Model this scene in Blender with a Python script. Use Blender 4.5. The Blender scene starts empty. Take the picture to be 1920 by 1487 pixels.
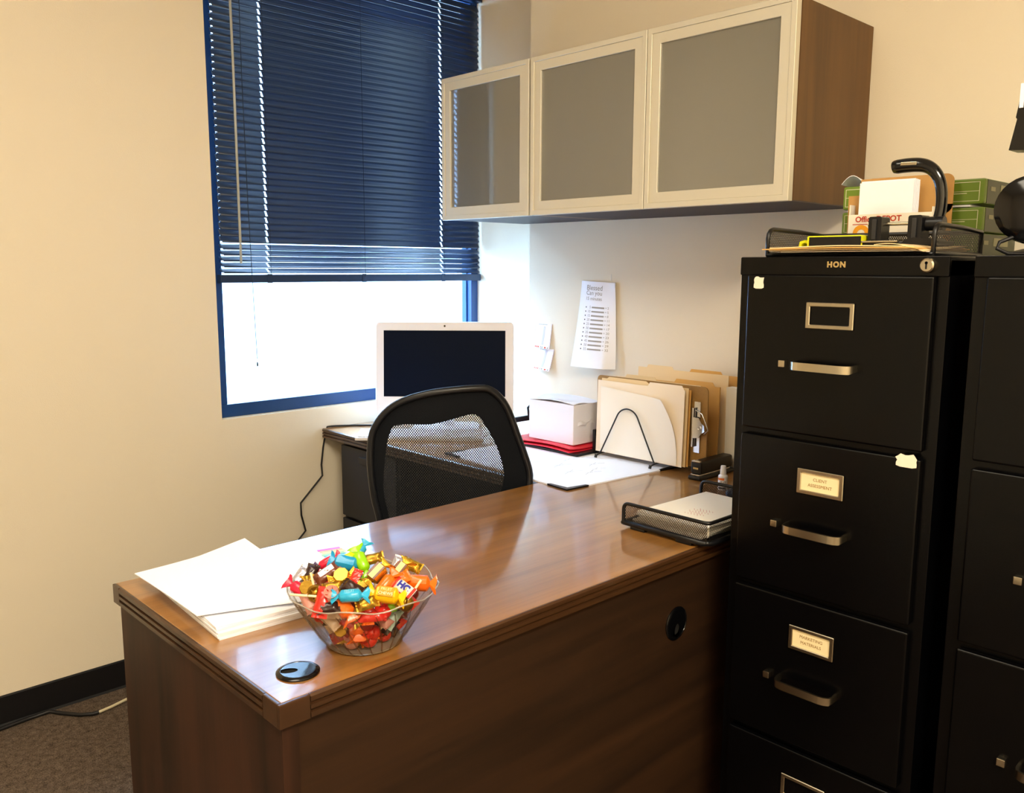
import bpy, bmesh, math, random
from mathutils import Vector, Matrix
R = math.radians
rnd = random.Random(7)
SC = bpy.context.scene
COL = SC.collection

# ------------------------------------------------------------------ camera
CAMP = Vector((-2.2195, -2.6827, 1.3039))
yaw, pit, rol = R(43.6812), R(-8.4682), R(0.216)
FW = Vector((math.sin(yaw)*math.cos(pit), math.cos(yaw)*math.cos(pit), math.sin(pit)))
RT = Vector((math.cos(yaw), -math.sin(yaw), 0))
UP = RT.cross(FW)
r2 = RT*math.cos(rol) + UP*math.sin(rol)
u2 = UP*math.cos(rol) - RT*math.sin(rol)
cam = bpy.data.cameras.new('camera'); camo = bpy.data.objects.new('camera', cam); COL.objects.link(camo)
cam.sensor_fit = 'HORIZONTAL'; cam.sensor_width = 36; cam.lens = 36*1619.172/1920
cam.clip_start = 0.02; cam.clip_end = 200
camo.matrix_world = Matrix(((r2.x, u2.x, -FW.x, CAMP.x), (r2.y, u2.y, -FW.y, CAMP.y), (r2.z, u2.z, -FW.z, CAMP.z), (0, 0, 0, 1)))
SC.camera = camo
FWH = Vector((math.sin(yaw), math.cos(yaw), 0))

# ------------------------------------------------------------------ sky, lamps, exposure
SC.view_settings.view_transform = 'Standard'; SC.view_settings.look = 'None'
SC.view_settings.gamma = 1; SC.view_settings.use_curve_mapping = False
SC.view_settings.exposure = 0.0
SC.cycles.sample_clamp_indirect = 0
w = bpy.data.worlds.new('sky'); SC.world = w; w.use_nodes = True
wb = w.node_tree.nodes['Background']
wb.inputs[0].default_value = (0.44, 0.69, 1.0, 1); wb.inputs[1].default_value = 50.0
SUN = bpy.data.lights.new('sun', 'SUN'); SUN.energy = 5; SUN.angle = R(1); SUN.color = (.86, .94, 1)
so = bpy.data.objects.new('sun', SUN); COL.objects.link(so)
so.rotation_euler = (R(50), 0, R(-12)); so.location = (-1, 8, 12)
def area(name, loc, sx, sy, e, colr, rot=(0, 0, 0)):
    l = bpy.data.lights.new(name, 'AREA'); l.shape = 'RECTANGLE'; l.size = sx; l.size_y = sy; l.energy = e; l.color = colr
    o = bpy.data.objects.new(name, l); COL.objects.link(o); o.location = loc; o.rotation_euler = rot
    return o
WARM = (1.0, .89, .70)
area('ceiling_lamp', (-2.2, -1.55, 2.62), 1.2, .6, 21, WARM)
area('ceiling_lamp', (-2.3, -3.6, 2.62), 1.2, .6, 112, WARM)
po = area('window_portal', (-.41, .20, 1.55), 1.15, 1.55, 1, (1, 1, 1), (R(-90), 0, 0)); po.data.cycles.is_portal = True

# ------------------------------------------------------------------ materials
def hexc(h, a=1):
    h = h.lstrip('#'); v = [int(h[i:i+2], 16)/255 for i in (0, 2, 4)]
    return tuple(c/12.92 if c <= .04045 else ((c+.055)/1.055)**2.4 for c in v) + (a,)
class NT:
    def __init__(s, m): s.t = m.node_tree; s.n = s.t.nodes; s.l = s.t.links
    def node(s, typ, **kw):
        nd = s.n.new(typ)
        for k, v in kw.items():
            if k in nd.inputs: nd.inputs[k].default_value = v
            else: setattr(nd, k, v)
        return nd
    def link(s, a, b): s.l.new(a, b)
    def math(s, op, a, b=None):
        nd = s.n.new('ShaderNodeMath'); nd.operation = op
        for i, x in enumerate((a, b)):
            if x is None: continue
            if isinstance(x, (int, float)): nd.inputs[i].default_value = x
            else: s.link(x, nd.inputs[i])
        return nd.outputs[0]
def mat(name, color, rough=.5, metal=0, spec=.5, coat=0, coat_rough=.1, noise=0, nscale=20, bump=0, bscale=200, trans=0, ior=1.45, sub=0):
    m = bpy.data.materials.new(name); m.use_nodes = True
    t = NT(m); b = t.n['Principled BSDF']
    c = hexc(color) if isinstance(color, str) else tuple(color)+(1,)
    b.inputs['Base Color'].default_value = c; b.inputs['Roughness'].default_value = rough; b.inputs['Metallic'].default_value = metal
    b.inputs['Specular IOR Level'].default_value = spec; b.inputs['Coat Weight'].default_value = coat; b.inputs['Coat Roughness'].default_value = coat_rough
    b.inputs['Transmission Weight'].default_value = trans; b.inputs['IOR'].default_value = ior
    if noise or bump:
        tc = t.node('ShaderNodeTexCoord')
    if noise:
        nz = t.node('ShaderNodeTexNoise', Scale=nscale, Detail=4.0); t.link(tc.outputs['Object'], nz.inputs['Vector'])
        mx = t.node('ShaderNodeMix', data_type='RGBA'); mx.inputs[6].default_value = tuple(x*(1-noise) for x in c[:3])+(1,)
        mx.inputs[7].default_value = tuple(min(1, x*(1+noise)) for x in c[:3])+(1,)
        t.link(nz.outputs[0], mx.inputs[0]); t.link(mx.outputs[2], b.inputs['Base Color'])
    if bump:
        nb = t.node('ShaderNodeTexNoise', Scale=bscale, Detail=3.0); t.link(tc.outputs['Object'], nb.inputs['Vector'])
        bp = t.node('ShaderNodeBump', Strength=bump, Distance=.002); t.link(nb.outputs[0], bp.inputs['Height']); t.link(bp.outputs[0], b.inputs['Normal'])
    return m
def wood(name, axis, dark, light, rough=.35, coat=.0, spec=.5):
    m = bpy.data.materials.new(name); m.use_nodes = True; t = NT(m); b = t.n['Principled BSDF']
    tc = t.node('ShaderNodeTexCoord'); mp = t.node('ShaderNodeMapping')
    sc = [1.0, 1.0, 1.0]; 
    for i in range(3): sc[i] = .55 if i == axis else 7.0
    mp.inputs['Scale'].default_value = sc; t.link(tc.outputs['Object'], mp.inputs['Vector'])
    n1 = t.node('ShaderNodeTexNoise', Scale=1.6, Detail=5.0, Roughness=.6, Distortion=.6); t.link(mp.outputs[0], n1.inputs['Vector'])
    mp2 = t.node('ShaderNodeMapping'); sc2 = [160.0]*3; sc2[axis] = 4.0
    mp2.inputs['Scale'].default_value = sc2; t.link(tc.outputs['Object'], mp2.inputs['Vector'])
    n2 = t.node('ShaderNodeTexNoise', Scale=1.0, Detail=3.0); t.link(mp2.outputs[0], n2.inputs['Vector'])
    mp3 = t.node('ShaderNodeMapping'); sc3 = [26.0]*3; sc3[axis] = 1.0
    mp3.inputs['Scale'].default_value = sc3; t.link(tc.outputs['Object'], mp3.inputs['Vector'])
    n3 = t.node('ShaderNodeTexNoise', Scale=1.0, Detail=2.0); t.link(mp3.outputs[0], n3.inputs['Vector'])
    s = t.math('ADD', t.math('MULTIPLY', n1.outputs[0], .62), t.math('ADD', t.math('MULTIPLY', n2.outputs[0], .13), t.math('MULTIPLY', n3.outputs[0], .25)))
    cr = t.node('ShaderNodeValToRGB'); t.link(s, cr.inputs[0])
    cr.color_ramp.elements[0].position = .36; cr.color_ramp.elements[0].color = hexc(dark)
    cr.color_ramp.elements[1].position = .64; cr.color_ramp.elements[1].color = hexc(light)
    t.link(cr.outputs[0], b.inputs['Base Color'])
    b.inputs['Roughness'].default_value = rough; b.inputs['Coat Weight'].default_value = coat; b.inputs['Coat Roughness'].default_value = .10; b.inputs['Coat IOR'].default_value = 1.5
    b.inputs['Specular IOR Level'].default_value = spec
    return m
def holes(name, color, pitch, wire, mode='diag', rough=.5):
    """perforated sheet: a see-through diamond grid"""
    m = bpy.data.materials.new(name); m.use_nodes = True; t = NT(m); b = t.n['Principled BSDF']
    b.inputs['Base Color'].default_value = hexc(color); b.inputs['Roughness'].default_value = rough
    tc = t.node('ShaderNodeTexCoord'); sp = t.node('ShaderNodeSeparateXYZ'); t.link(tc.outputs['Object'], sp.inputs[0])
    x, y, z = sp.outputs
    if mode == 'diag': u = t.math('ADD', x, y); v = t.math('MULTIPLY', z, .62)
    elif mode == 'flat': u = x; v = y
    else: u = x; v = t.math('MULTIPLY', z, .8)
    a = t.math('FRACT', t.math('DIVIDE', t.math('ADD', t.math('ADD', u, v), 50.0), pitch))
    c = t.math('FRACT', t.math('DIVIDE', t.math('ADD', t.math('SUBTRACT', u, v), 50.0), pitch))
    solid = t.math('MAXIMUM', t.math('LESS_THAN', a, wire), t.math('LESS_THAN', c, wire))
    tr = t.node('ShaderNodeBsdfTransparent'); mx = t.node('ShaderNodeMixShader')
    t.link(solid, mx.inputs[0]); t.link(tr.outputs[0], mx.inputs[1]); t.link(b.outputs[0], mx.inputs[2])
    t.link(mx.outputs[0], t.n['Material Output'].inputs[0])
    return m
def thin_glass(name, tint=(1, 1, 1), refl=.06, edge=.5, rough=.02, facing=None):
    m = bpy.data.materials.new(name); m.use_nodes = True; t = NT(m)
    tr = t.node('ShaderNodeBsdfTransparent'); tr.inputs[0].default_value = tuple(tint)+(1,)
    gl = t.node('ShaderNodeBsdfGlossy'); gl.inputs['Roughness'].default_value = rough
    lw = t.node('ShaderNodeLayerWeight', Blend=.35)
    f = t.math('ADD', t.math('MULTIPLY', t.math('POWER', lw.outputs['Facing'], 3.0), edge), refl)
    if facing:
        mc = t.node('ShaderNodeMix', data_type='RGBA'); mc.inputs[6].default_value = tuple(tint)+(1,); mc.inputs[7].default_value = tuple(facing)+(1,)
        t.link(t.math('POWER', lw.outputs['Facing'], 2.0), mc.inputs[0]); t.link(mc.outputs[2], tr.inputs[0])
    mx = t.node('ShaderNodeMixShader'); t.link(f, mx.inputs[0]); t.link(tr.outputs[0], mx.inputs[1]); t.link(gl.outputs[0], mx.inputs[2])
    t.link(mx.outputs[0], t.n['Material Output'].inputs[0])
    return m

M = {}
M['paint'] = mat('wall_paint', '#ebdfc8', .75, spec=.25, bump=.15, bscale=300)
M['ceil'] = mat('ceiling_paint', '#e8e4da', .9)
M['sky_side'] = mat('outer_wall', '#7d7a74', .9)  # for the added light-blocking canopy
M['base'] = mat('baseboard_vinyl', '#121113', .5, spec=.3)
M['navy'] = mat('frame_aluminium', '#163c70', .35, spec=.5)  # blue window glare put into the frame's base colour
M['slat'] = mat('blind_slat', '#26354f', .42, spec=.5)  # navy base stands in for blue glare from the window
M['slatrail'] = mat('blind_rail', '#1c3050', .4)  # rail tinted with window glare like the slats
M['cord'] = mat('blind_cord', '#1c2535', .7)
M['wand'] = mat('clear_wand', '#b9b8ac', .25, trans=.3)
M['pane'] = thin_glass('window_glass', (.97, .985, 1), .03, .4)
WD, WL = '#7a5022', '#a87436'
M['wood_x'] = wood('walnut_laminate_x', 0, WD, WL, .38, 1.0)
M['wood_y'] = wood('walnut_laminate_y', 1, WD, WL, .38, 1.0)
M['wood_e'] = wood('walnut_edge', 0, '#2a180b', '#4a2e16', .4, .3)  # laminate darkened: shade on the upright edges is in the colour
M['wood_z'] = wood('walnut_laminate_z', 2, '#21130a', '#44281a', .5, spec=.3)  # same laminate painted darker for end panels turned from the overhead light
M['wood_f'] = wood('walnut_front_panel', 0, '#1d120a', '#382313', .5, spec=.3)  # shade on the desk front painted in as a darker laminate copy
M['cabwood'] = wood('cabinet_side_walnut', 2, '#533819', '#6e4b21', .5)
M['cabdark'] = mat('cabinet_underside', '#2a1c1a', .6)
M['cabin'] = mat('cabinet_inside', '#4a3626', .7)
M['alu'] = mat('door_frame_aluminium', '#d8d2c0', .38, metal=.25, spec=.5)
M['blackmetal'] = mat('black_powder_coat', '#030304', .24, spec=.28, bump=.06, bscale=900)
M['blackplastic'] = mat('black_plastic', '#0c0c0f', .35)
M['blackgloss'] = mat('black_gloss_plastic', '#08080a', .12, spec=.6)
M['navyblack'] = mat('pedestal_metal', '#10131b', .4)
M['chrome'] = mat('satin_nickel', '#c9bfa8', .24, metal=1)
M['brushed'] = mat('bright_chrome', '#d8d8dc', .12, metal=1)
M['paper'] = mat('white_paper', '#f7f8ff', .8, spec=.2)
M['paper2'] = mat('cream_paper', '#f3ead9', .8, spec=.2)
M['card'] = mat('label_card', '#f0dcae', .8)
M['manila'] = mat('manila_card', '#efd3a2', .7, spec=.25)
M['manila0'] = mat('pale_manila_card', '#f3e2c8', .7, spec=.25)
M['manila2'] = mat('manila_card_deep', '#e2ae62', .7, spec=.25)
M['kraft'] = mat('kraft_board', '#c29354', .75, noise=.08, nscale=60)
M['clipb'] = mat('clipboard_hardboard', '#9c763f', .55, noise=.15, nscale=150)
M['whiteplastic'] = mat('white_plastic', '#e9e6e8', .35)
M['screen'] = mat('screen_glass', '#060f20', .45, spec=.06)
M['keys'] = mat('white_keys', '#f1efec', .45)
M['chairblack'] = mat('chair_fabric', '#0b0e14', .8, spec=.2, bump=.4, bscale=900)
M['chairframe'] = mat('chair_frame_plastic', '#17181c', .32)
M['chairmesh'] = holes('chair_mesh', '#0a0d13', .0062, .43, 'wall', .8)
M['wiremesh'] = holes('wire_mesh', '#0d0c0e', .0042, .40, 'diag', .4)
M['wiremeshflat'] = holes('wire_mesh_floor', '#0d0c0e', .0042, .4, 'flat', .4)
M['red'] = mat('red_folder', '#e8283a', .5)
M['whitebox'] = mat('white_carton', '#e9e4e6', .7)
M['green'] = mat('ream_wrap_green', '#6f8a2a', .4)
M['greend'] = mat('ream_wrap_dark', '#343a1e', .4)
M['cream'] = mat('cream_print', '#e8e6c4', .6)
M['orange_p'] = mat('orange_print', '#f5a51c', .6)
M['redink'] = mat('red_print', '#c03a22', .7)
M['ink'] = mat('grey_ink', '#74706c', .8)
M['inkm'] = mat('mid_ink', '#96908c', .8)
M['inkd'] = mat('dark_ink', '#33302e', .8)
M['inkf'] = mat('faint_ink', '#c9c4bf', .8)
M['inkb'] = mat('brown_ink', '#8a6320', .8)
M['rust'] = mat('rust_ink', '#b0593c', .8)
M['yellow'] = mat('yellow_plastic', '#e6e41a', .4)
M['cable'] = mat('black_cable', '#0e0d10', .5)
M['gold_t'] = mat('gold_print', '#c9ac72', .4, metal=.6)
M['clearblue'] = mat('clear_blue_plastic', '#8fa4c8', .2, trans=.5)
M['blueblob'] = mat('dark_blue_plastic', '#1c2745', .35)
M['tape'] = mat('torn_paper', '#efe3cf', .8)

def carpet_mat():
    m = bpy.data.materials.new('carpet'); m.use_nodes = True; t = NT(m); b = t.n['Principled BSDF']
    tc = t.node('ShaderNodeTexCoord')
    n = t.node('ShaderNodeTexNoise', Scale=260.0, Detail=4.0, Roughness=.7); t.link(tc.outputs['Object'], n.inputs['Vector'])
    n2 = t.node('ShaderNodeTexNoise', Scale=60.0, Detail=3.0); t.link(tc.outputs['Object'], n2.inputs['Vector'])
    cr = t.node('ShaderNodeValToRGB'); t.link(t.math('ADD', t.math('MULTIPLY', n.outputs[0], .7), t.math('MULTIPLY', n2.outputs[0], .3)), cr.inputs[0])
    cr.color_ramp.elements[0].position = .36; cr.color_ramp.elements[0].color = hexc('#2f2620')
    cr.color_ramp.elements[1].position = .66; cr.color_ramp.elements[1].color = hexc('#8d7b6b')
    t.link(cr.outputs[0], b.inputs['Base Color']); b.inputs['Roughness'].default_value = .95; b.inputs['Specular IOR Level'].default_value = .1
    bp = t.node('ShaderNodeBump', Strength=.8, Distance=.006); t.link(n.outputs[0], bp.inputs['Height']); t.link(bp.outputs[0], b.inputs['Normal'])
    return m
M['carpet'] = carpet_mat()
def frosted_mat():
    m = bpy.data.materials.new('frosted_glass'); m.use_nodes = True; t = NT(m)
    tl = t.node('ShaderNodeBsdfRefraction', IOR=1.15, Roughness=.42); tl.inputs['Color'].default_value = (.80, .80, .76, 1)
    df = t.node('ShaderNodeBsdfDiffuse'); df.inputs[0].default_value = hexc('#a5a399')
    gl = t.node('ShaderNodeBsdfGlossy', Roughness=.05); gl.inputs[0].default_value = (.95, .96, 1, 1)
    m1 = t.node('ShaderNodeMixShader'); m1.inputs[0].default_value = .45
    t.link(tl.outputs[0], m1.inputs[1]); t.link(df.outputs[0], m1.inputs[2])
    fr = t.node('ShaderNodeFresnel', IOR=1.9); m2 = t.node('ShaderNodeMixShader')
    t.link(fr.outputs[0], m2.inputs[0]); t.link(m1.outputs[0], m2.inputs[1]); t.link(gl.outputs[0], m2.inputs[2])
    t.link(m2.outputs[0], t.n['Material Output'].inputs[0])
    return m
M['frost'] = frosted_mat()

# ------------------------------------------------------------------ geometry helpers
class MB:
    bevelled = False
    def __init__(s): s.bm = bmesh.new()
    def _add(s, bm2):
        me = bpy.data.meshes.new('t'); bm2.to_mesh(me); bm2.free(); s.bm.from_mesh(me); bpy.data.meshes.remove(me)
    def box(s, x0, x1, y0, y1, z0, z1, bev=0, seg=2):
        b = bmesh.new(); bmesh.ops.create_cube(b, size=1)
        for v in b.verts:
            v.co = Vector(((x0+x1)/2+v.co.x*(x1-x0), (y0+y1)/2+v.co.y*(y1-y0), (z0+z1)/2+v.co.z*(z1-z0)))
        if bev: s.bevelled = True; bmesh.ops.bevel(b, geom=b.edges[:], offset=bev, segments=seg, affect='EDGES', profile=.5)
        s._add(b); return s
    def obox(s, c, ax, ay, az, hx, hy, hz, bev=0):
        """oriented box: centre, unit axes, half sizes"""
        b = bmesh.new(); bmesh.ops.create_cube(b, size=1)
        ax, ay, az, c = map(Vector, (ax, ay, az, c))
        if bev:
            s.bevelled = True
            for v in b.verts: v.co = Vector((v.co.x*2*hx, v.co.y*2*hy, v.co.z*2*hz))
            bmesh.ops.bevel(b, geom=b.edges[:], offset=bev, segments=2, affect='EDGES', profile=.5)
            for v in b.verts: v.co = c+ax*v.co.x+ay*v.co.y+az*v.co.z
        else:
            for v in b.verts: v.co = c+ax*(v.co.x*2*hx)+ay*(v.co.y*2*hy)+az*(v.co.z*2*hz)
        s._add(b); return s
    def tube(s, pts, r, n=10, closed=False):
        pts = [Vector(p) for p in pts]; k = len(pts); rings = []
        rs = r if isinstance(r, (list, tuple)) else [r]*k
        prev = None
        for i, p in enumerate(pts):
            if closed: d = (pts[(i+1) % k]-pts[i-1]).normalized()
            else: d = (pts[min(i+1, k-1)]-pts[max(i-1, 0)]).normalized()
            if prev is None:
                a = Vector((0, 0, 1)) if abs(d.z) < .9 else Vector((1, 0, 0))
                u = d.cross(a).normalized()
            else:
                u = (prev - d*prev.dot(d)).normalized()
            prev = u; v = d.cross(u)
            rings.append([s.bm.verts.new(p+(u*math.cos(2*math.pi*j/n)+v*math.sin(2*math.pi*j/n))*rs[i]) for j in range(n)])
        for i in range(k if closed else k-1):
            a, b = rings[i], rings[(i+1) % k]
            for j in range(n): s.bm.faces.new((a[j], a[(j+1) % n], b[(j+1) % n], b[j]))
        if not closed: s.bm.faces.new(rings[0][::-1]); s.bm.faces.new(rings[-1])
        return s
    def cyl(s, a, b, r, n=24, r1=None): return s.tube([a, b], [r, r if r1 is None else r1], n)
    def lathe(s, prof, c=(0, 0, 0), n=48, fn=None):
        """profile of (radius, z); fn(theta, i) scales the radius / lifts z"""
        rings = []
        for i, (r, z) in enumerate(prof):
            ring = []
            for j in range(n):
                th = 2*math.pi*j/n; rr, zz = (r, z) if fn is None else fn(th, i, r, z)
                ring.append(s.bm.verts.new((c[0]+rr*math.cos(th), c[1]+rr*math.sin(th), c[2]+zz)))
            rings.append(ring)
        for i in range(len(rings)-1):
            a, b = rings[i], rings[i+1]
            for j in range(n): s.bm.faces.new((a[j], a[(j+1) % n], b[(j+1) % n], b[j]))
        return s, rings
    def grid(s, P, nu, nv):
        """P(u, v) -> point"""
        g = [[s.bm.verts.new(P(i/nu, j/nv)) for j in range(nv+1)] for i in range(nu+1)]
        for i in range(nu):
            for j in range(nv): s.bm.faces.new((g[i][j], g[i+1][j], g[i+1][j+1], g[i][j+1]))
        return s
    def sheet(s, P, nu, nv, th, nrm):
        """a sheet of paper with real thickness"""
        nrm = Vector(nrm); g = []
        for side in (0, 1):
            g.append([[s.bm.verts.new(Vector(P(i/nu, j/nv))+nrm*(th*side)) for j in range(nv+1)] for i in range(nu+1)])
        a, b = g
        for i in range(nu):
            for j in range(nv):
                s.bm.faces.new((a[i][j], a[i+1][j], a[i+1][j+1], a[i][j+1])); s.bm.faces.new((b[i][j], b[i][j+1], b[i+1][j+1], b[i+1][j]))
        for i in range(nu):
            for j in (0, nv): s.bm.faces.new((a[i][j], a[i+1][j], b[i+1][j], b[i][j]))
        for j in range(nv):
            for i in (0, nu): s.bm.faces.new((a[i][j], a[i][j+1], b[i][j+1], b[i][j]))
        return s
    def prism(s, poly, f0, f1):
        """poly of 2-D points; f0/f1 map a 2-D point to the two end faces"""
        a = [s.bm.verts.new(f0(*p)) for p in poly]; b = [s.bm.verts.new(f1(*p)) for p in poly]; k = len(poly)
        s.bm.faces.new(a[::-1]); s.bm.faces.new(b)
        for i in range(k): s.bm.faces.new((a[i], a[(i+1) % k], b[(i+1) % k], b[i]))
        return s
    def ring(s, outer, inner, f0, f1):
        """frame between two closed 2-D outlines with the same number of points"""
        k = len(outer); L = []
        for poly in (outer, inner):
            for f in (f0, f1): L.append([s.bm.verts.new(f(*p)) for p in poly])
        o0, o1, i0, i1 = L
        for i in range(k):
            j = (i+1) % k
            s.bm.faces.new((o0[i], o0[j], o1[j], o1[i])); s.bm.faces.new((i0[j], i0[i], i1[i], i1[j]))
            s.bm.faces.new((o1[i], o1[j], i1[j], i1[i])); s.bm.faces.new((o0[j], o0[i], i0[i], i0[j]))
        return s
    def sphere(s, c, r, sx=1, sy=1, sz=1, n=16):
        b = bmesh.new(); bmesh.ops.create_uvsphere(b, u_segments=n, v_segments=max(6, n//2), radius=r)
        for v in b.verts: v.co = Vector((c[0]+v.co.x*sx, c[1]+v.co.y*sy, c[2]+v.co.z*sz))
        s._add(b); return s

ROOTM = {}
def wmat(o): return ROOTM.get(o.name, Matrix.Identity(4))
def finish(me, smooth):
    bm = bmesh.new(); bm.from_mesh(me); bmesh.ops.recalc_face_normals(bm, faces=bm.faces[:]); bm.to_mesh(me); bm.free()
    if smooth:
        me.polygons.foreach_set('use_smooth', [True]*len(me.polygons)); me.set_sharp_from_angle(angle=R(smooth))
def obj(name, mb, m, parent=None, loc=None, local=False, smooth=35, recalc=True):
    """world-space builder -> one mesh object under parent (or top-level with its origin at loc)"""
    me = bpy.data.meshes.new(name)
    if isinstance(mb, MB): mb.bm.to_mesh(me); mb.bm.free()
    else: me = mb
    if parent is not None:
        W = wmat(parent)
    else:
        W = Matrix.Translation(Vector(loc)) if loc is not None else Matrix.Identity(4)
    if not local: me.transform(W.inverted())
    finish(me, smooth)
    o = bpy.data.objects.new(name, me); COL.objects.link(o)
    if m is not None: me.materials.append(M[m] if isinstance(m, str) else m)
    if parent is not None: o.parent = parent
    elif loc is not None: o.location = loc
    ROOTM[o.name] = W
    if smooth and isinstance(mb, MB) and mb.bevelled:
        wn = o.modifiers.new('normals', 'WEIGHTED_NORMAL'); wn.weight = 100; wn.keep_sharp = True
    return o
def tag(o, label, cat, group=None):
    o['label'] = label; o['category'] = cat
    if group: o['group'] = group
    return o
def thing(name, label, cat, loc=(0, 0, 0), rotz=0, group=None):
    o = bpy.data.objects.new(name, None); COL.objects.link(o); o.location = loc; o.rotation_euler = (0, 0, rotz)
    o.empty_display_size = .05
    ROOTM[o.name] = Matrix.Translation(Vector(loc)) @ Matrix.Rotation(rotz, 4, 'Z')
    return tag(o, label, cat, group)
def struct(name, mb, m, parent=None, smooth=0, **k):
    o = obj(name, mb, m, parent, smooth=smooth, **k)
    if parent is None: o['kind'] = 'structure'
    return o
def text_mesh(s, size, ext=.0002, align='CENTER', bold=0, spacing=1):
    c = bpy.data.curves.new('t', 'FONT'); c.body = s; c.size = size; c.extrude = ext; c.align_x = align; c.align_y = 'CENTER'
    c.offset = bold; c.space_character = spacing; c.resolution_u = 3
    o = bpy.data.objects.new('t', c); COL.objects.link(o); bpy.context.view_layer.update()
    me = bpy.data.meshes.new_from_object(o.evaluated_get(bpy.context.evaluated_depsgraph_get()))
    bpy.data.objects.remove(o); bpy.data.curves.remove(c)
    me.materials.clear()
    return me
def frame_m(o, right, up):
    right = Vector(right).normalized(); up = Vector(up).normalized(); n = right.cross(up)
    return Matrix(((right.x, up.x, n.x, o[0]), (right.y, up.y, n.y, o[1]), (right.z, up.z, n.z, o[2]), (0, 0, 0, 1)))
def text(name, s, size, m, parent, o, right, up, **k):
    me = text_mesh(s, size, **k); me.transform(frame_m(o, right, up))
    return obj(name, me, m, parent, smooth=0)
def dup(root):
    r = root.copy(); COL.objects.link(r); ROOTM[r.name] = ROOTM[root.name].copy()
    for ch in list(root.children):
        c = ch.copy(); COL.objects.link(c); c.parent = r
        for g in list(ch.children):
            d = g.copy(); COL.objects.link(d); d.parent = c
    return r
def arc(c, r, a0, a1, n, f): return [f(c[0]+r*math.cos(a0+(a1-a0)*i/n), c[1]+r*math.sin(a0+(a1-a0)*i/n)) for i in range(n+1)]
def rrect(x0, x1, y0, y1, r, n=5):
    P = []
    for cx, cy, a in ((x1-r, y1-r, 0), (x0+r, y1-r, 90), (x0+r, y0+r, 180), (x1-r, y0+r, 270)):
        for i in range(n+1):
            t = R(a+90*i/n); P.append((cx+r*math.cos(t), cy+r*math.sin(t)))
    return P
ID = Vector((0, 0, 0))

# ------------------------------------------------------------------ the room
ZC = 2.68
XL, XR, YB, YF = -3.6, 0.172, -4.4, 0.0
WX0, WX1, WZ0, WZ1 = -.976, .172, .806, 2.37            # window opening
struct('floor', MB().box(XL-.1, .3, YB-.1, .2, -.1, 0), 'carpet')
struct('ceiling', MB().box(XL-.1, .3, YB-.1, .2, ZC, ZC+.1), 'ceil')
wl = MB()
wl.box(XL-.1, WX0, 0, .16, 0, ZC); wl.box(WX0, .3, 0, .16, 0, WZ0); wl.box(WX0, .3, 0, .16, WZ1, ZC); wl.box(WX1, .3, 0, .16, WZ0, WZ1)
struct('wall_left', wl, 'paint')
struct('wall_right', MB().box(0, .3, YB-.1, -.447, 0, ZC).box(XR, .3, -.447, 0, 0, ZC), 'paint')
struct('wall_back', MB().box(XL-.1, 0, YB-.1, YB, 0, ZC), 'paint')
struct('wall_front', MB().box(XL-.1, XL, YB, 0, 0, ZC), 'paint')
ZB = .0876
struct('baseboard_left', MB().prism([(0, 0), (-.012, 0), (-.007, .006), (-.005, ZB-.004), (-.003, ZB), (0, ZB)],
       lambda a, b: (XL, a, b), lambda a, b: (XR, a, b)), 'base')
struct('baseboard_right', MB().box(-.006, 0, YB, -.447, 0, ZB), 'base')

# window: frame, pane
wf = thing('window_1', 'dark framed window', 'window', (WX0, .03, WZ0)); wf['kind'] = 'structure'
fr = MB()
fr.box(WX0, WX1, .03, .09, WZ0, .85, .002); fr.box(WX0, WX1, .03, .09, WZ1-.04, WZ1, .002)
fr.box(WX0, -.940, .03, .09, .85, WZ1-.04, .002); fr.box(.136, WX1, .03, .09, .85, WZ1-.04, .002)
fr.box(-.940, -.934, .055, .065, .85, WZ1-.04); fr.box(.130, .136, .055, .065, .85, WZ1-.04)
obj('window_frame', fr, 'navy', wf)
obj('pane', MB().box(-.939, .135, .058, .062, .853, WZ1-.043), 'pane', wf)

struct('trim_1', MB().box(-4, 3, .16, .92, 2.44, 2.62), 'sky_side')       # unseen canopy, added to cut steep sky light through the blind
# outside: ground and a pale building across the way with a small blue sign
struct('ground', MB().box(-60, 60, 1.5, 90, -3.4, -3.2), mat('pavement', '#6e767e', .9))
bl = thing('building', 'pale sunlit building far outside the window', 'building', (6, 42, -3.2))
obj('wall', MB().box(-70, 60, 42, 50, -3.2, 19.6), mat('pale_render', '#848e9a', .9), bl)
tw = MB().box(31, 95, 50.5, 54, -3.2, 60)  # unseen tower, added to block sky from the desk's right-hand reflection
obj('tower', tw, mat('tower_glass', '#252b33', .5), bl)
sg = MB()
for i, (x, tilt) in enumerate(((0, .35), (.75, -.35), (1.5, .0), (2.1, .5), (2.7, 0))):
    sg.obox((12.4+x*.8, 41.9, 1.15), (1, 0, tilt), (0, 1, 0), (-tilt, 0, 1), .16, .05, .75)
sg.obox((13.5, 41.92, 1.85), (1, 0, 0), (0, 1, 0), (0, 0, 1), 1.5, .04, .16)
obj('sign', sg, mat('blue_sign', '#02121f', .6), bl)

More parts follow.
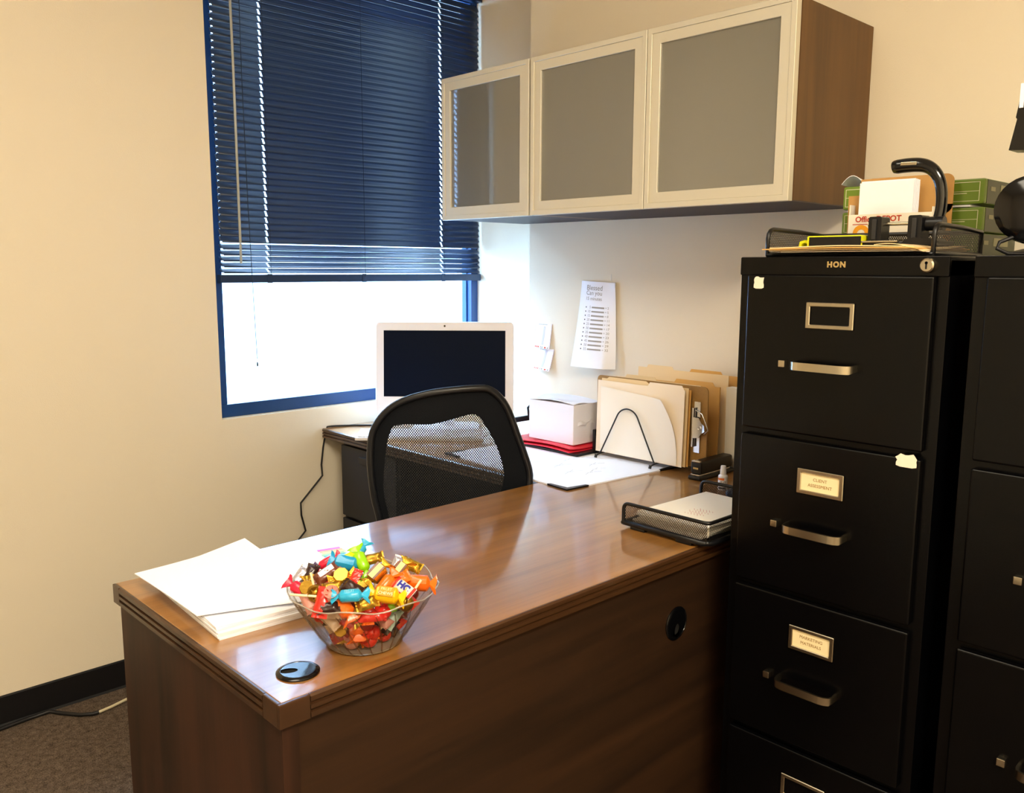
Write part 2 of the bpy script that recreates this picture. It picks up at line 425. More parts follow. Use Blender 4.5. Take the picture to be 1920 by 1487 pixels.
# ------------------------------------------------------------------ venetian blind
bd = thing('window_blind', 'dark blue venetian blind lowered over the upper two thirds of the window', 'blind', (-.41, .012, 1.252))
SX0, SX1 = -.953, .160
LAD = (-.785, -.408, -.035)
def slat_mesh(zc, tilt, dx=0, sag=0):
    b = MB(); wd = .0152; N = 6
    xs = [SX0+dx]
    for lx in (LAD[0], LAD[2]): xs += [lx-.0035, lx+.0035]
    xs.insert(1, SX0+dx+.007); xs.append(SX1+dx-.007); xs.append(SX1+dx); ca, sa = math.cos(tilt), math.sin(tilt)
    prof = []
    for j in range(N+1):
        q = -wd+2*wd*j/N; h = .0004*(1-(q/wd)**2)
        # outer edge (larger y) is the higher one
        prof.append((q*ca+h*sa*-1, q*sa+h*ca))
    for side in (0,):
        g = [[b.bm.verts.new((x, .012+py, zc+pz)) for (py, pz) in prof] for x in xs]
        for i in range(len(xs)-1):
            hole = i in (2, 4); end = i in (0, len(xs)-2)
            for j in range(N):
                if (hole and 1 <= j <= 4) or (end and j in (0, 5)): continue
                b.bm.faces.new((g[i][j], g[i+1][j], g[i+1][j+1], g[i][j+1]))
    return b
zt = 2.335; pitch = .0213; z = 1.3945; n = 0
zs = []
while z < zt-.012: zs.append((z, R(59.5), 0)); z += pitch
low = [(1.3690, 40), (1.3497, 39), (1.3302, 38), (1.3108, 37), (1.2915, 34)]
for k, (zz, t) in enumerate(low): zs.append((zz, R(t), .0015*(k % 2)))
for zz, t, dx in zs:
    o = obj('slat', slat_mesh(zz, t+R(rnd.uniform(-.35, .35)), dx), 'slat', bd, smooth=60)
    o.modifiers.new('thickness', 'SOLIDIFY').thickness = .0004
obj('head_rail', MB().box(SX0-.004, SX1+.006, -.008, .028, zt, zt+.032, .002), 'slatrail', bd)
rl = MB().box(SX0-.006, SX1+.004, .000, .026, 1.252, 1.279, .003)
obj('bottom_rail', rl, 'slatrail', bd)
for lx in LAD:
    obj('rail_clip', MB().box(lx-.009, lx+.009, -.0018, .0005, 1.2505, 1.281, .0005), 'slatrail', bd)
    for yy in (-.0032, .0265):
        obj('ladder_cord', MB().tube([(lx+.004, yy, 1.27), (lx+.004, yy, zt)], .0007, 5), 'cord', bd)
obj('tilt_wand', MB().tube([(-.897, -.022, 1.315), (-.8955, -.02, 1.95), (-.895, -.014, 2.34)], .0042, 8), 'wand', bd)
pc = MB().tube([(-.862, -.012, 2.34), (-.866, -.016, 1.9), (-.862, -.016, 1.5), (-.856, -.014, 1.26), (-.853, -.014, 1.12), (-.850, -.014, 1.0)], .0012, 6)
obj('pull_cord', pc, 'cord', bd)
obj('cord_tassel', MB().lathe([(.0008, .990), (.002, .988), (.003, .982), (.0025, .976), (.0005, .974)], (-.850, -.014, 0), 12)[0], 'cord', bd)

# ------------------------------------------------------------------ desk and return
ZD = .7325
XA, YA, YBk = -1.704, -1.702, -1.094
dk = thing('desk', 'walnut laminate desk with reeded edge in the foreground', 'desk', (-.86, -1.4, 0))
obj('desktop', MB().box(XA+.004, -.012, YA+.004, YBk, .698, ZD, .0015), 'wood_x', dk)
def reed(y_or_x, a0, a1, axis, sgn):
    """reeded strip: three ribs with grooves between, standing on an edge"""
    prof = [(0, .698), (.002, .698), (.006, .6995), (.006, .7065), (.001, .708), (.001, .7105), (.006, .712), (.006, .7175), (.001, .719), (.001, .7215), (.006, .723), (.006, .7295), (.003, ZD), (0, ZD)]
    if axis == 'x':
        return MB().prism(prof, lambda a, b: (a0, y_or_x+sgn*a, b), lambda a, b: (a1, y_or_x+sgn*a, b))
    return MB().prism(prof, lambda a, b: (y_or_x+sgn*a, a0, b), lambda a, b: (y_or_x+sgn*a, a1, b))
e1 = obj('edge_molding', reed(YA+.004, XA+.045, -.012, 'x', -1), 'wood_e', dk, smooth=20)
e2 = obj('edge_molding', reed(XA+.004, YA+.045, YBk-.03, 'y', -1), 'wood_e', dk, smooth=20)
cb = MB()
cb.box(XA-.002, XA+.0445, YA-.002, YA+.004, .698, ZD, .0012); cb.box(XA-.002, XA+.004, YA+.004, YA+.0445, .698, ZD, .0012)
obj('corner_block', cb, 'wood_e', dk)
obj('corner_block', MB().box(XA-.002, XA+.004, YBk-.0295, YBk, .698, ZD, .0012), 'wood_e', dk)
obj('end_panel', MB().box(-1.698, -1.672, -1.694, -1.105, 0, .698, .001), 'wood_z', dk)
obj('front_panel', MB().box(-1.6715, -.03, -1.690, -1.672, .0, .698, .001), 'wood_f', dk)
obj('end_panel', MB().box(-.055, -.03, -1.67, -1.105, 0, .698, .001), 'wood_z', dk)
def grommet(c, nrm, rt, up, r, parent, ang=0):
    c, nrm, rt, up = map(Vector, (c, nrm, rt, up)); N = 40
    def f(rad, th, h): return c+rt*(rad*math.cos(th))+up*(rad*math.sin(th))+nrm*h
    b = MB(); prof = [(r, .0), (r, .002), (r-.002, .0035), (r-.006, .0042), (r-.0065, .0034)]
    rings = [[b.bm.verts.new(f(a, 2*math.pi*j/N, h)) for j in range(N)] for a, h in prof]
    for i in range(len(rings)-1):
        for j in range(N): b.bm.faces.new((rings[i][j], rings[i][(j+1) % N], rings[i+1][(j+1) % N], rings[i+1][j]))
    g = obj('cable_grommet', b, 'blackgloss', parent)
    # cap with a curled cable slot
    cap = MB(); ri = r-.0066
    out = []; inn = []
    for j in range(N):
        th = 2*math.pi*j/N; out.append((ri*math.cos(th), ri*math.sin(th)))
        a = th; ex = -.42*r + .42*r*math.cos(a); ey = .25*r*math.sin(a)
        ca, sa = math.cos(ang), math.sin(ang); inn.append((ex*ca-ey*sa, ex*sa+ey*ca))
    cap.ring(out, inn, lambda a, b_: c+rt*a+up*b_+nrm*.002, lambda a, b_: c+rt*a+up*b_+nrm*.0038)
    obj('grommet_cap', cap, 'blackgloss', g)
    obj('cable_slot', MB().prism(out, lambda a, b_: c+rt*a+up*b_+nrm*.0004, lambda a, b_: c+rt*a+up*b_+nrm*.0012), mat('slot_dark', '#020203', .9), g)
    return g
grommet((-1.638, -1.634, ZD), (0, 0, 1), RT, FWH, .031, dk, R(15))
grommet((-.80, -1.690, .578), (0, -1, 0), (1, 0, 0), (0, 0, 1), .036, dk, R(90))

rt_ = thing('desk_return', 'walnut return of the desk running along the right wall to the window', 'desk', (-.3, -.55, 0))
obj('desktop', MB().box(-.603, -.012, YBk+.0008, -.012, .698, ZD, .0015), 'wood_y', rt_)
obj('edge_molding', reed(-.603, YBk+.002, -.012, 'y', -1), 'wood_e', rt_, smooth=20)
obj('end_panel', MB().box(-.40, -.03, -.055, -.03, 0, .698, .001), 'wood_z', rt_)
pd = thing('file_pedestal', 'black metal drawer pedestal under the desk return by the window wall', 'drawer unit', (-.3, -.27, 0))
obj('body', MB().box(-.575, -.06, -.43, -.097, .02, .694, .002), 'navyblack', pd)
for z0, z1 in ((.43, .685), (.03, .42)):
    d = obj('drawer', MB().box(-.589, -.576, -.426, -.101, z0, z1, .003), 'navyblack', pd)
    obj('handle', MB().box(-.597, -.589, -.30, -.22, z1-.05, z1-.025, .003), 'blackplastic', d)

# ------------------------------------------------------------------ wall cabinets
XK, ZK0, ZK1 = -.38, 1.460, 1.9026
def cab_body(parent, y0, y1):
    t = .018
    for ya in (y0, y1-t): obj('side_panel', MB().box(XK+.022, -.001, ya, ya+t, ZK0, ZK1, .0008), 'cabwood', parent)
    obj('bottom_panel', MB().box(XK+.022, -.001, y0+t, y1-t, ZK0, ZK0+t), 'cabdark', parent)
    obj('top_panel', MB().box(XK+.022, -.001, y0+t, y1-t, ZK1-t, ZK1), 'cabwood', parent)
    obj('back_panel', MB().box(-.012, -.001, y0+t, y1-t, ZK0+t, ZK1-t), 'cabin', parent)
def cab_door(parent, y0, y1):
    """y0 < y1; aluminium frame with a raised lip and frosted pane"""
    g = .0012; y0 += g; y1 -= g; z0, z1 = ZK0-.002, ZK1+.002; w_ = .040
    rect = lambda a, b, c, d: [(a, c), (b, c), (b, d), (a, d)]
    b = MB()
    b.ring(rect(y0, y1, z0, z1), rect(y0+.014, y1-.014, z0+.014, z1-.014), lambda y, z_: (XK, y, z_), lambda y, z_: (XK+.02, y, z_))
    b.ring(rect(y0+.014, y1-.014, z0+.014, z1-.014), rect(y0+w_, y1-w_, z0+w_, z1-w_), lambda y, z_: (XK+.0025, y, z_), lambda y, z_: (XK+.018, y, z_))
    d = obj('door', b, 'alu', parent, smooth=0)
    d.modifiers.new('bevel', 'BEVEL').width = .0008
    obj('frosted_pane', MB().box(XK+.008, XK+.012, y0+w_-.002, y1-w_+.002, z0+w_-.002, z1-w_+.002), 'frost', d, smooth=0)
YK = [-.4189, -.8252, -1.2498, -1.6632]
c1 = thing('wall_cabinet', 'single door wall cabinet with frosted glass hung nearest the window', 'cabinet', (0, -.62, ZK0), group='frosted glass wall cabinets')
cab_body(c1, YK[1]+.002, YK[0]); cab_door(c1, YK[1]+.002, YK[0])
c2 = thing('wall_cabinet', 'double door wall cabinet with frosted glass and a bare walnut end', 'cabinet', (0, -1.24, ZK0), group='frosted glass wall cabinets')
cab_body(c2, YK[3], YK[1]-.002); cab_door(c2, YK[2], YK[1]-.003); cab_door(c2, YK[3], YK[2])

# ------------------------------------------------------------------ filing cabinets
XF, ZF = -.7487, 1.326
def file_cabinet(y0, label, nlab):
    y1 = y0-.381
    t = thing('file_cabinet', label, 'filing cabinet', (-.39, (y0+y1)/2, 0), group='black four drawer filing cabinets')
    b = MB().box(XF+.006, -.02, y1, y0, .0, ZF-.006, .0015)
    b.box(XF+.001, -.02, y1, y0, ZF-.034, ZF, .0025)
    obj('body', b, 'blackmetal', t)
    for k in range(4):
        zt_ = 1.2931-.3035*k; zb_ = zt_-.291
        d = obj('drawer', MB().box(XF-.008, XF+.0058, y0-.362, y0-.022, zb_, zt_, .004, 4), 'blackmetal', t)
        X = XF-.008
        # card holder
        ya, yb, za, zb2 = y0-.234, y0-.145, 1.2215-.3045*k-.0235, 1.2215-.3045*k+.0235
        rc = lambda a, b_, c, e: [(a, c), (b_, c), (b_, e), (a, e)]
        h = MB().ring(rc(ya, yb, za, zb2), rc(ya+.008, yb-.008, za+.0075, zb2-.0075), lambda y, z_: (X-.004, y, z_), lambda y, z_: (X-.0005, y, z_))
        ho = obj('card_holder', h, 'chrome', d, smooth=0); ho.modifiers.new('bevel', 'BEVEL').width = .0012
        if k in nlab:
            cd = obj('label_card', MB().box(X-.0012, X-.0004, ya+.006, yb-.006, za+.006, zb2-.006), 'card', d)
            for q, (s_, dz) in enumerate(zip(nlab[k], (.0055, -.0055))):
                cq = (ya+yb)/2
                text('lettering', s_, .0082, 'inkb', d, (X-.0013, cq, (za+zb2)/2+dz), (0, -1, 0), (0, 0, 1), ext=.0001)
        # bail pull
        zh = 1.131-.3045*k; ya, yb = y0-.243, y0-.131
        path = [(X, yb, zh+.002), (X-.014, yb, zh+.001), (X-.024, yb-.003, zh), (X-.0285, yb-.010, zh), (X-.030, yb-.02, zh), (X-.030, ya+.02, zh), (X-.0285, ya+.010, zh), (X-.024, ya+.003, zh), (X-.014, ya, zh+.001), (X, ya, zh+.002)]
        hb = MB(); rings = []
        P = [Vector(q) for q in path]
        for i, q in enumerate(P):
            dd = (P[min(i+1, 9)]-P[max(i-1, 0)]).normalized(); nn = dd.cross(Vector((0, 0, 1))).normalized()
            ww = .0072 if 2 <= i <= 7 else .006
            rings.append([hb.bm.verts.new(q+nn*sx*.0022+Vector((0, 0, sz*ww))) for sx, sz in ((-1, -1), (-1, -.6), (-1, .6), (-1, 1), (1, 1), (1, -1))])
        for i in range(9):
            for j in range(6): hb.bm.faces.new((rings[i][j], rings[i][(j+1) % 6], rings[i+1][(j+1) % 6], rings[i+1][j]))
        hb.bm.faces.new(rings[0]); hb.bm.faces.new(rings[-1])
        obj('handle', hb, 'chrome', d, smooth=40)
        obj('thumb_latch', MB().box(X-.010, X, y0-.112, y0-.099, zh-.0065, zh+.0065, .0015), 'chrome', d)
    return t
fc1 = file_cabinet(-1.7739, 'black four drawer filing cabinet with card labels and torn white stickers beside the desk',
                   {1: ('CLIENT', 'ASSESSMENT'), 2: ('MARKETING', 'MATERIALS')})
lk = MB(); lk.tube([(XF+.001, -2.1232, 1.3105), (XF-.003, -2.1232, 1.3105), (XF-.010, -2.1232, 1.3105), (XF-.012, -2.1232, 1.3105)], [.0125, .0125, .0115, .0095], 28)
lko = obj('lock', lk, 'chrome', fc1)
obj('keyhole', MB().box(XF-.0126, XF-.012, -2.1245, -2.1219, 1.3045, 1.3165).cyl((XF-.0118, -2.1232, 1.3145), (XF-.0126, -2.1232, 1.3145), .0024, 12), 'blackplastic', lko)
text('maker_lettering', 'HON', .0135, 'gold_t', fc1, (XF+.0007, -1.9655, 1.3115), (0, -1, 0), (0, 0, 1), ext=.0004, bold=.0007, spacing=1.2)
def torn(name, yc, zc, w_, h_, seed):
    q = random.Random(seed); N = 18; pts = []
    for j in range(N):
        th = 2*math.pi*j/N; k = 1/max(abs(math.cos(th)), abs(math.sin(th)))
        k = min(k, 1.25)*q.uniform(.74, 1.0) if math.sin(th) > -.3 else min(k, 1.3)*.9
        pts.append((yc+w_*k*math.cos(th), zc+h_*k*math.sin(th)))
    obj(name, MB().prism(pts, lambda y, z_: (XF-.0081, y, z_), lambda y, z_: (XF-.0087, y, z_)), 'tape', fc1, smooth=0)
torn('torn_sticker', -1.8205, 1.2785, .0115, .0125, 3)
torn('torn_sticker', -2.113, .985, .019, .0125, 8)
fc2 = file_cabinet(-2.1915, 'black four drawer filing cabinet at the right edge beyond its labelled neighbour', {})

# ------------------------------------------------------------------ office chair
ang = R(-34)
CP = Vector((-.6300, -1.1030, 0))
ch = thing('office_chair', 'black mesh back office chair tucked into the corner of the desk', 'chair', CP, ang)
outer = [(-.395, .56), (-.407, .6534), (-.4198, .7117), (-.4277, .7977), (-.4236, .8683), (-.4064, .9099), (-.3771, .9442), (-.3398, .9671), (-.2844, .9842), (-.2148, .994), (-.1446, .9969), (-.1163, .9907), (-.0879, .9659), (-.0664, .9297), (-.0446, .8716), (-.0225, .8128), (-.0056, .7536), (-.014, .70), (-.036, .62), (-.07, .54), (-.20, .515), (-.33, .53)]
inner = [(-.365, .60), (-.3858, .6741), (-.3958, .7394), (-.3856, .8459), (-.3711, .8935), (-.3614, .9017), (-.3517, .9057), (-.2894, .904), (-.2574, .9074), (-.235, .9125), (-.1801, .9268), (-.1575, .9277), (-.1391, .9115), (-.1106, .8634), (-.0919, .8209), (-.0788, .7695), (-.0817, .7344), (-.0903, .7054), (-.10, .65), (-.13, .59), (-.21, .565), (-.32, .575)]
def back_y(x): return .040*((x+.214)/.21)**2-.010     # sides wrap forward
def dens(poly, k=3):
    """smooth closed outline by Catmull-Rom"""
    n_ = len(poly); P = []
    for i in range(n_):
        p0, p1, p2, p3 = (Vector(poly[(i+q) % n_]) for q in (-1, 0, 1, 2))
        for s_ in range(k):
            t = s_/k
            P.append(tuple(.5*((2*p1)+(-p0+p2)*t+(2*p0-5*p1+4*p2-p3)*t*t+(-p0+3*p1-3*p2+p3)*t**3)))
    return P
od, idn = dens(outer), dens(inner)
obj('back_frame', MB().tube([(x, back_y(x)-.004, z_) for x, z_ in od], .0095, 10, closed=True), 'chairframe', ch, local=True, smooth=50)
mid = [((a[0]*.5+b[0]*.5), (a[1]*.5+b[1]*.5)) for a, b in zip(od, idn)]
bb = MB()
for A, B in ((od, mid), (mid, idn)):
    for yo in (0, .004):
        va = [bb.bm.verts.new((x, back_y(x)+yo, z_)) for x, z_ in A]; vb = [bb.bm.verts.new((x, back_y(x)+yo, z_)) for x, z_ in B]
        for i in range(len(A)):
            j = (i+1) % len(A); bb.bm.faces.new((va[i], va[j], vb[j], vb[i]))
bmesh.ops.remove_doubles(bb.bm, verts=bb.bm.verts[:], dist=1e-5)
obj('back_border', bb, 'chairblack', ch, local=True, smooth=50)
mm = MB()   # mesh fill: rows across the inner outline
cen = (-.235, .75)
rows = [[(cen[0]+(x-cen[0])*k/6, cen[1]+(z_-cen[1])*k/6) for x, z_ in idn] for k in range(1, 7)]
vr = [[mm.bm.verts.new((x, back_y(x)+.002, z_)) for x, z_ in row] for row in rows]
c0 = mm.bm.verts.new((cen[0], back_y(cen[0])+.002, cen[1])); n_ = len(idn)
for i in range(n_):
    j = (i+1) % n_; mm.bm.faces.new((c0, vr[0][i], vr[0][j]))
    for k in range(5): mm.bm.faces.new((vr[k][i], vr[k][j], vr[k+1][j], vr[k+1][i]))
obj('back_mesh', mm, 'chairmesh', ch, local=True, smooth=60)
st = MB(); st.prism(rrect(-.214-.22, -.214+.22, .03, .46, .08), lambda x, y: (x, y, .42), lambda x, y: (x, y, .475))
so_ = obj('seat', st, 'chairblack', ch, local=True); so_.modifiers.new('bevel', 'BEVEL').width = .015
obj('back_bracket', MB().tube([(-.214, .22, .405), (-.214, .03, .40), (-.214, -.01, .45), (-.214, .012, .56)], .018, 10), 'chairframe', ch, local=True)
obj('gas_column', MB().cyl((-.214, .24, .09), (-.214, .24, .42), .025, 20), 'chairframe', ch, local=True)
for k in range(5):
    a = R(72*k+20); d = Vector((math.cos(a), math.sin(a), 0)); c = Vector((-.214, .24, 0))
    lg = obj('base_leg', MB().tube([c+Vector((0, 0, .10)), c+d*.27+Vector((0, 0, .075))], [.022, .014], 10), 'chairframe', ch, local=True)
    q = c+d*.265; s_ = Vector((-d.y, d.x, 0))
    obj('caster', MB().cyl(q-s_*.02+Vector((0, 0, .028)), q+s_*.02+Vector((0, 0, .028)), .027, 18), 'blackplastic', lg, local=True)

# ------------------------------------------------------------------ all-in-one computer and keyboard
MC = Vector((-.285, -.311, .951))
mn = thing('all_in_one_computer', 'white all in one computer with a dark screen in the corner by the window', 'computer', (-.285, -.311, ZD), -yaw)
ml = lambda x, y, z_: (x, y, z_)
zc = .951-ZD
mt = R(6)
def mon(x, y, z_): # tilt back a little about its centre
    dz = z_-zc; return (x, y*1+dz*math.sin(mt), zc+dz*math.cos(mt))
W2, H2 = .2445, .1635
b = MB().prism(rrect(-W2, W2, zc-H2, zc+H2, .016), lambda x, z_: mon(x, -.012, z_), lambda x, z_: mon(x, .018, z_))
mo = obj('bezel', b, 'whiteplastic', mn, local=True); mo.modifiers.new('bevel', 'BEVEL').width = .002
sx0, sx1, sz0, sz1 = -.2155, .215, zc-.100, zc+.134
scr = obj('screen', MB().prism([(sx0, sz0), (sx1, sz0), (sx1, sz1), (sx0, sz1)], lambda x, z_: mon(x, -.0126, z_), lambda x, z_: mon(x, -.0121, z_)), 'screen', mn, local=True, smooth=0)
cm = MB()
cm.prism([(.0035*math.cos(2*math.pi*i/20), zc+.150+.0035*math.sin(2*math.pi*i/20)) for i in range(20)], lambda x, z_: mon(x, -.0128, z_), lambda x, z_: mon(x, -.0118, z_))
obj('webcam', cm, 'blackgloss', mn, local=True)
lg = MB()
def ringp(r): return [(.206+r*math.cos(2*math.pi*i/24), zc-.1165+r*math.sin(2*math.pi*i/24)) for i in range(24)]
lg.ring(ringp(.0068), ringp(.0058), lambda x, z_: mon(x, -.0129, z_), lambda x, z_: mon(x, -.0119, z_))
obj('badge', lg, 'inkd', mn, local=True)
tm = text_mesh('hp', .0105, ext=.0002); tm.transform(Matrix.Translation(Vector(mon(.206, -.0127, zc-.1160))) @ Matrix.Rotation(R(90), 4, 'X'))
obj('badge_lettering', tm, 'inkd', mn, local=True, smooth=0)
obj('back_shell', MB().prism(rrect(-.19, .19, zc-.13, zc+.13, .03), lambda x, z_: mon(x, .018, z_), lambda x, z_: mon(x*.7, .045, zc+(z_-zc)*.7)), 'whiteplastic', mn, local=True)
sd = MB(); sd.tube([(0, .06, .004), (0, .055, .05), (0, .035, zc-.05)], [.03, .028, .025], 16)
obj('stand', sd, 'whiteplastic', mn, local=True)
obj('stand_foot', MB().prism(rrect(-.12, .12, -.06, .10, .03), lambda x, y: (x, y, .0), lambda x, y: (x*.97, y, .007)), 'whiteplastic', mn, local=True)

kb = thing('keyboard', 'thin white computer keyboard in front of the computer', 'keyboard', (-.4125, -.335, ZD), -yaw)
kb.location = (-.448, -.378, ZD); ROOTM[kb.name] = Matrix.Translation(kb.location) @ Matrix.Rotation(-yaw, 4, 'Z')
obj('case', MB().prism([(-.062, .0), (.062, 0), (.062, .017), (-.062, .009)], lambda y, z_: (-.213, y, z_), lambda y, z_: (.213, y, z_)), 'whiteplastic', kb, local=True)
kk = MB()
for r_ in range(5):
    for c_ in range(15):
        x0 = -.205+c_*.0274; y0 = -.055+r_*.0222
        kk.box(x0, x0+.0245, y0, y0+.0195, .0105+r_*.0014, .0135+r_*.0014)
ko = obj('keys', kk, 'keys', kb, local=True, smooth=0)
cbp = MB().tube([(-.36, -.22, ZD+.02), (-.40, -.16, ZD+.006), (-.43, -.11, ZD+.0032), (-.50, -.05, ZD+.003), (-.555, -.020, ZD+.0035), (-.572, -.016, ZD+.004), (-.586, -.0085, ZD+.003), (-.592, -.006, .715), (-.604, -.006, .66), (-.614, -.008, .60), (-.613, -.011, .56), (-.645, -.011, .53), (-.704, -.011, .475), (-.703, -.011, .43), (-.688, -.011, .37), (-.715, -.011, .345), (-.77, -.012, .27), (-.80, -.015, .1), (-.81, -.02, .004)], .0032, 8)
tag(obj('power_cord', cbp, 'cable', None, (-.5, -.05, ZD), smooth=60), 'thin black cord running over the return edge and down the wall', 'cord')

# ------------------------------------------------------------------ things on the return: desk pad, tray, box, rack
pdl = thing('desk_pad', 'white calendar desk pad with black corners on the return', 'desk pad', (-.4, -.92, ZD), R(-5.3))
def padm(x, y): return (x, y)
px, py = Vector((math.cos(R(-5.3)), math.sin(R(-5.3)), 0)), Vector((-math.sin(R(-5.3)), math.cos(R(-5.3)), 0))
W0 = Vector((-.609, -1.204, ZD))
PL, PH = .43, .56
obj('pad_sheets', MB().obox(W0+px*PL/2+py*PH/2+Vector((0, 0, .002)), px, py, (0, 0, 1), PL/2, PH/2, .0018), 'paper', pdl)
for (a, c_, sx, sy) in ((0, 0, 1, 1), (PL, 0, -1, 1), (0, PH, 1, -1), (PL, PH, -1, -1)):
    q = W0+px*a+py*c_
    tri = [(-.003, -.003), (.062, -.003), (-.003, .062)]
    tri2 = [(.0, .0), (.062, .0), (.0, .062)]
    tri = [(-.003, -.003), (.075, -.003), (.072, .006), (.012, .012), (.006, .072), (-.003, .075)]
    obj('pad_corner', MB().prism([(sx*i, sy*j) for i, j in tri], lambda i, j: q+px*i+py*j+Vector((0, 0, .0004)), lambda i, j: q+px*i+py*j+Vector((0, 0, .0046))), 'blackplastic', pdl)
sc_ = MB()
for (x, y, L_) in ((.16, .10, .05), (.20, .12, .035), (.12, .14, .06), (.24, .17, .05), (.15, .22, .07), (.22, .26, .04), (.10, .30, .05)):
    q = W0+px*x+py*y+Vector((0, 0, .0039))
    for k in range(4): sc_.obox(q+px*(k*.014)+py*(.006*((k*7) % 3-1)), (px+py*.5*((-1)**k)).normalized(), (py-px*.5*((-1)**k)).normalized(), (0, 0, 1), L_*.22, .0007, .0002)
obj('pencil_notes', sc_, 'inkf', pdl)

tr = thing('letter_tray', 'black plastic letter tray with end brackets under the red folders', 'tray', (-.17, -.78, ZD))
tb = MB().box(-.305, -.03, -.965, -.625, ZD+.004, ZD+.012, .002)
obj('base', tb, 'blackplastic', tr)
for yy, xx, sgn in ((-.958, -.20, -1), (-.632, -.285, 1)):
    pb = MB()
    pb.box(xx-.022, xx+.022, yy-.006, yy+.006, ZD+.004, ZD+.078, .003); pb.box(xx-.03, xx+.03, yy-.012, yy+.012, ZD+.0042, ZD+.014, .003)
    pb.box(xx+.01, xx+.15, yy-.006, yy+.006, ZD+.060, ZD+.078, .003)
    pb.box(xx+.128, xx+.15, yy-.006, yy+.006, ZD+.004, ZD+.078, .003)
    obj('end_bracket', pb, 'blackplastic', tr)
for k, (label, dz, lift, c_) in enumerate((('lower red folder in the black letter tray', .0125, .004, 0), ('upper red folder directly under the white carton', .0185, .010, .006))):
    P_ = lambda u, v, dz=dz, lift=lift, c_=c_: (-.318+c_+u*.245, -.942+v*.294, ZD+dz+lift*max(0, (1-u*3))**2*.6+(.004*math.sin(v*5)))
    o = obj('red_folder', MB().sheet(P_, 12, 12, .0028, (0, 0, 1)), 'red', None, (-.2, -.8, ZD+dz), smooth=40)
    tag(o, label, 'folder', 'red folders in the letter tray')
bx = thing('carton', 'white carton with a torn lid standing on the red folders', 'box', (-.21, -.82, ZD+.03))
BX0, BX1, BY0, BY1, BZ0, BZ1 = -.272, -.155, -.918, -.724, .7602, .886
obj('carton_body', MB().box(BX0, BX1, BY0, BY1, BZ0, BZ1, .002), 'whitebox', bx)
fl = MB(); fl.sheet(lambda u, v: (BX0-.001+u*.118, BY0-.002+v*.197, BZ1+.0005+.004*math.sin(v*3.1)+.010*max(0, v-.55)*u+.003*math.sin(u*6+v*4)), 10, 12, .0022, (0, 0, 1))
obj('lid', fl, 'whitebox', bx, smooth=40)
obj('torn_flap', MB().sheet(lambda u, v: (BX0+.02+u*.075, BY0-.0008-.004*math.sin(u*7)*v, BZ1-.055-.012*v+.004*math.sin(u*9)), 8, 3, .001, (0, -1, 0)), 'whitebox', bx, smooth=40)
tag(obj('cable', MB().tube([(-.05, -.668, ZD+.0165), (-.07, -.672, ZD+.048), (-.165, -.674, ZD+.062), (-.224, -.674, ZD+.085), (-.236, -.682, ZD+.115), (-.216, -.700, ZD+.142), (-.18, -.710, ZD+.152), (-.13, -.713, ZD+.150), (-.105, -.713, ZD+.10), (-.10, -.713, ZD+.04)], .0042, 8), 'cable', None, (-.05, -.668, ZD+.012), smooth=60),
    'black looped cable beside the white carton in the corner', 'cable')

# folder sorter rack
rk = thing('folder_rack', 'black wire folder rack with hoop shaped dividers', 'rack', (-.13, -1.1, ZD))
WR = .0023
def hoop(x, ya=-1.008, yb=-1.212):
    yc = (ya+yb)/2; wb = abs(ya-yb)/2; hc, r = .104, .043
    D = math.hypot(wb, hc); be = math.acos(r/D)     # tangent from the foot to the top circle
    th = math.atan2(-hc, wb)+be
    pts = [(x, ya, ZD+.016)]
    n_ = 20
    for q in range(n_+1):
        t = th+(math.pi-2*th)*q/n_
        pts.append((x, yc+r*math.cos(t), ZD+.016+hc+r*math.sin(t)))
    pts.append((x, yb, ZD+.016))
    return pts
for x in (-.249, -.172, -.105):
    obj('hoop', MB().tube(hoop(x), WR, 8), 'blackplastic', rk, smooth=60)
for yy in (-1.008, -1.212):
    obj('rail', MB().tube([(-.268, yy, ZD+.0085), (-.262, yy, ZD+.013), (-.245, yy, ZD+.016), (-.06, yy, ZD+.016), (-.045, yy, ZD+.012), (-.038, yy, ZD+.0045)], WR, 8), 'blackplastic', rk, smooth=60)
    for xx in (-.270, -.036):
        obj('rubber_foot', MB().cyl((xx, yy, ZD+(.0052 if xx < -.2 else .0012)), (xx+.003, yy, ZD+.015), .0042, 10), 'blackplastic', rk)
def folder(x, y0, y1, z0, z1, th, m_, label, tabs=(), lean=.0, bow=0, r=.008, group=None, thick=None):
    """upright folder: y0 (left, larger y) to y1; lean shifts the top in x"""
    q = thing('file_folder', label, 'folder', (x, (y0+y1)/2, z0), 0, group)
    N = 14
    def P_(u, v):
        y = y0+(y1-y0)*u; z_ = z0+(z1-z0)*v
        return (x+lean*v-bow*math.sin(math.pi*u)*v, y, z_)
    obj('cover', MB().sheet(P_, N, 10, th, (1, 0, 0)), m_, q, smooth=40)
    for (a, b_, h) in tabs:
        def T_(u, v): 
            k = a+(b_-a)*u; ins = .12*(u-.5)*-2*v*(b_-a)
            y = y0+(y1-y0)*(k+ins*.5); return (x+lean*(1+v*.03)-bow*math.sin(math.pi*k), y, z1-.0005+h*v)
        obj('tab', MB().sheet(T_, 6, 3, min(th, .0012), (1, 0, 0)), m_, q, smooth=40)
    return q
Z0 = ZD+.0185
folder(-.2395, -.982, -1.298, Z0, ZD+.237, .0016, 'manila0', 'pale manila folder foremost in the wire rack', ((.60, .99, .012),), lean=.006, bow=.003)
shp = MB()
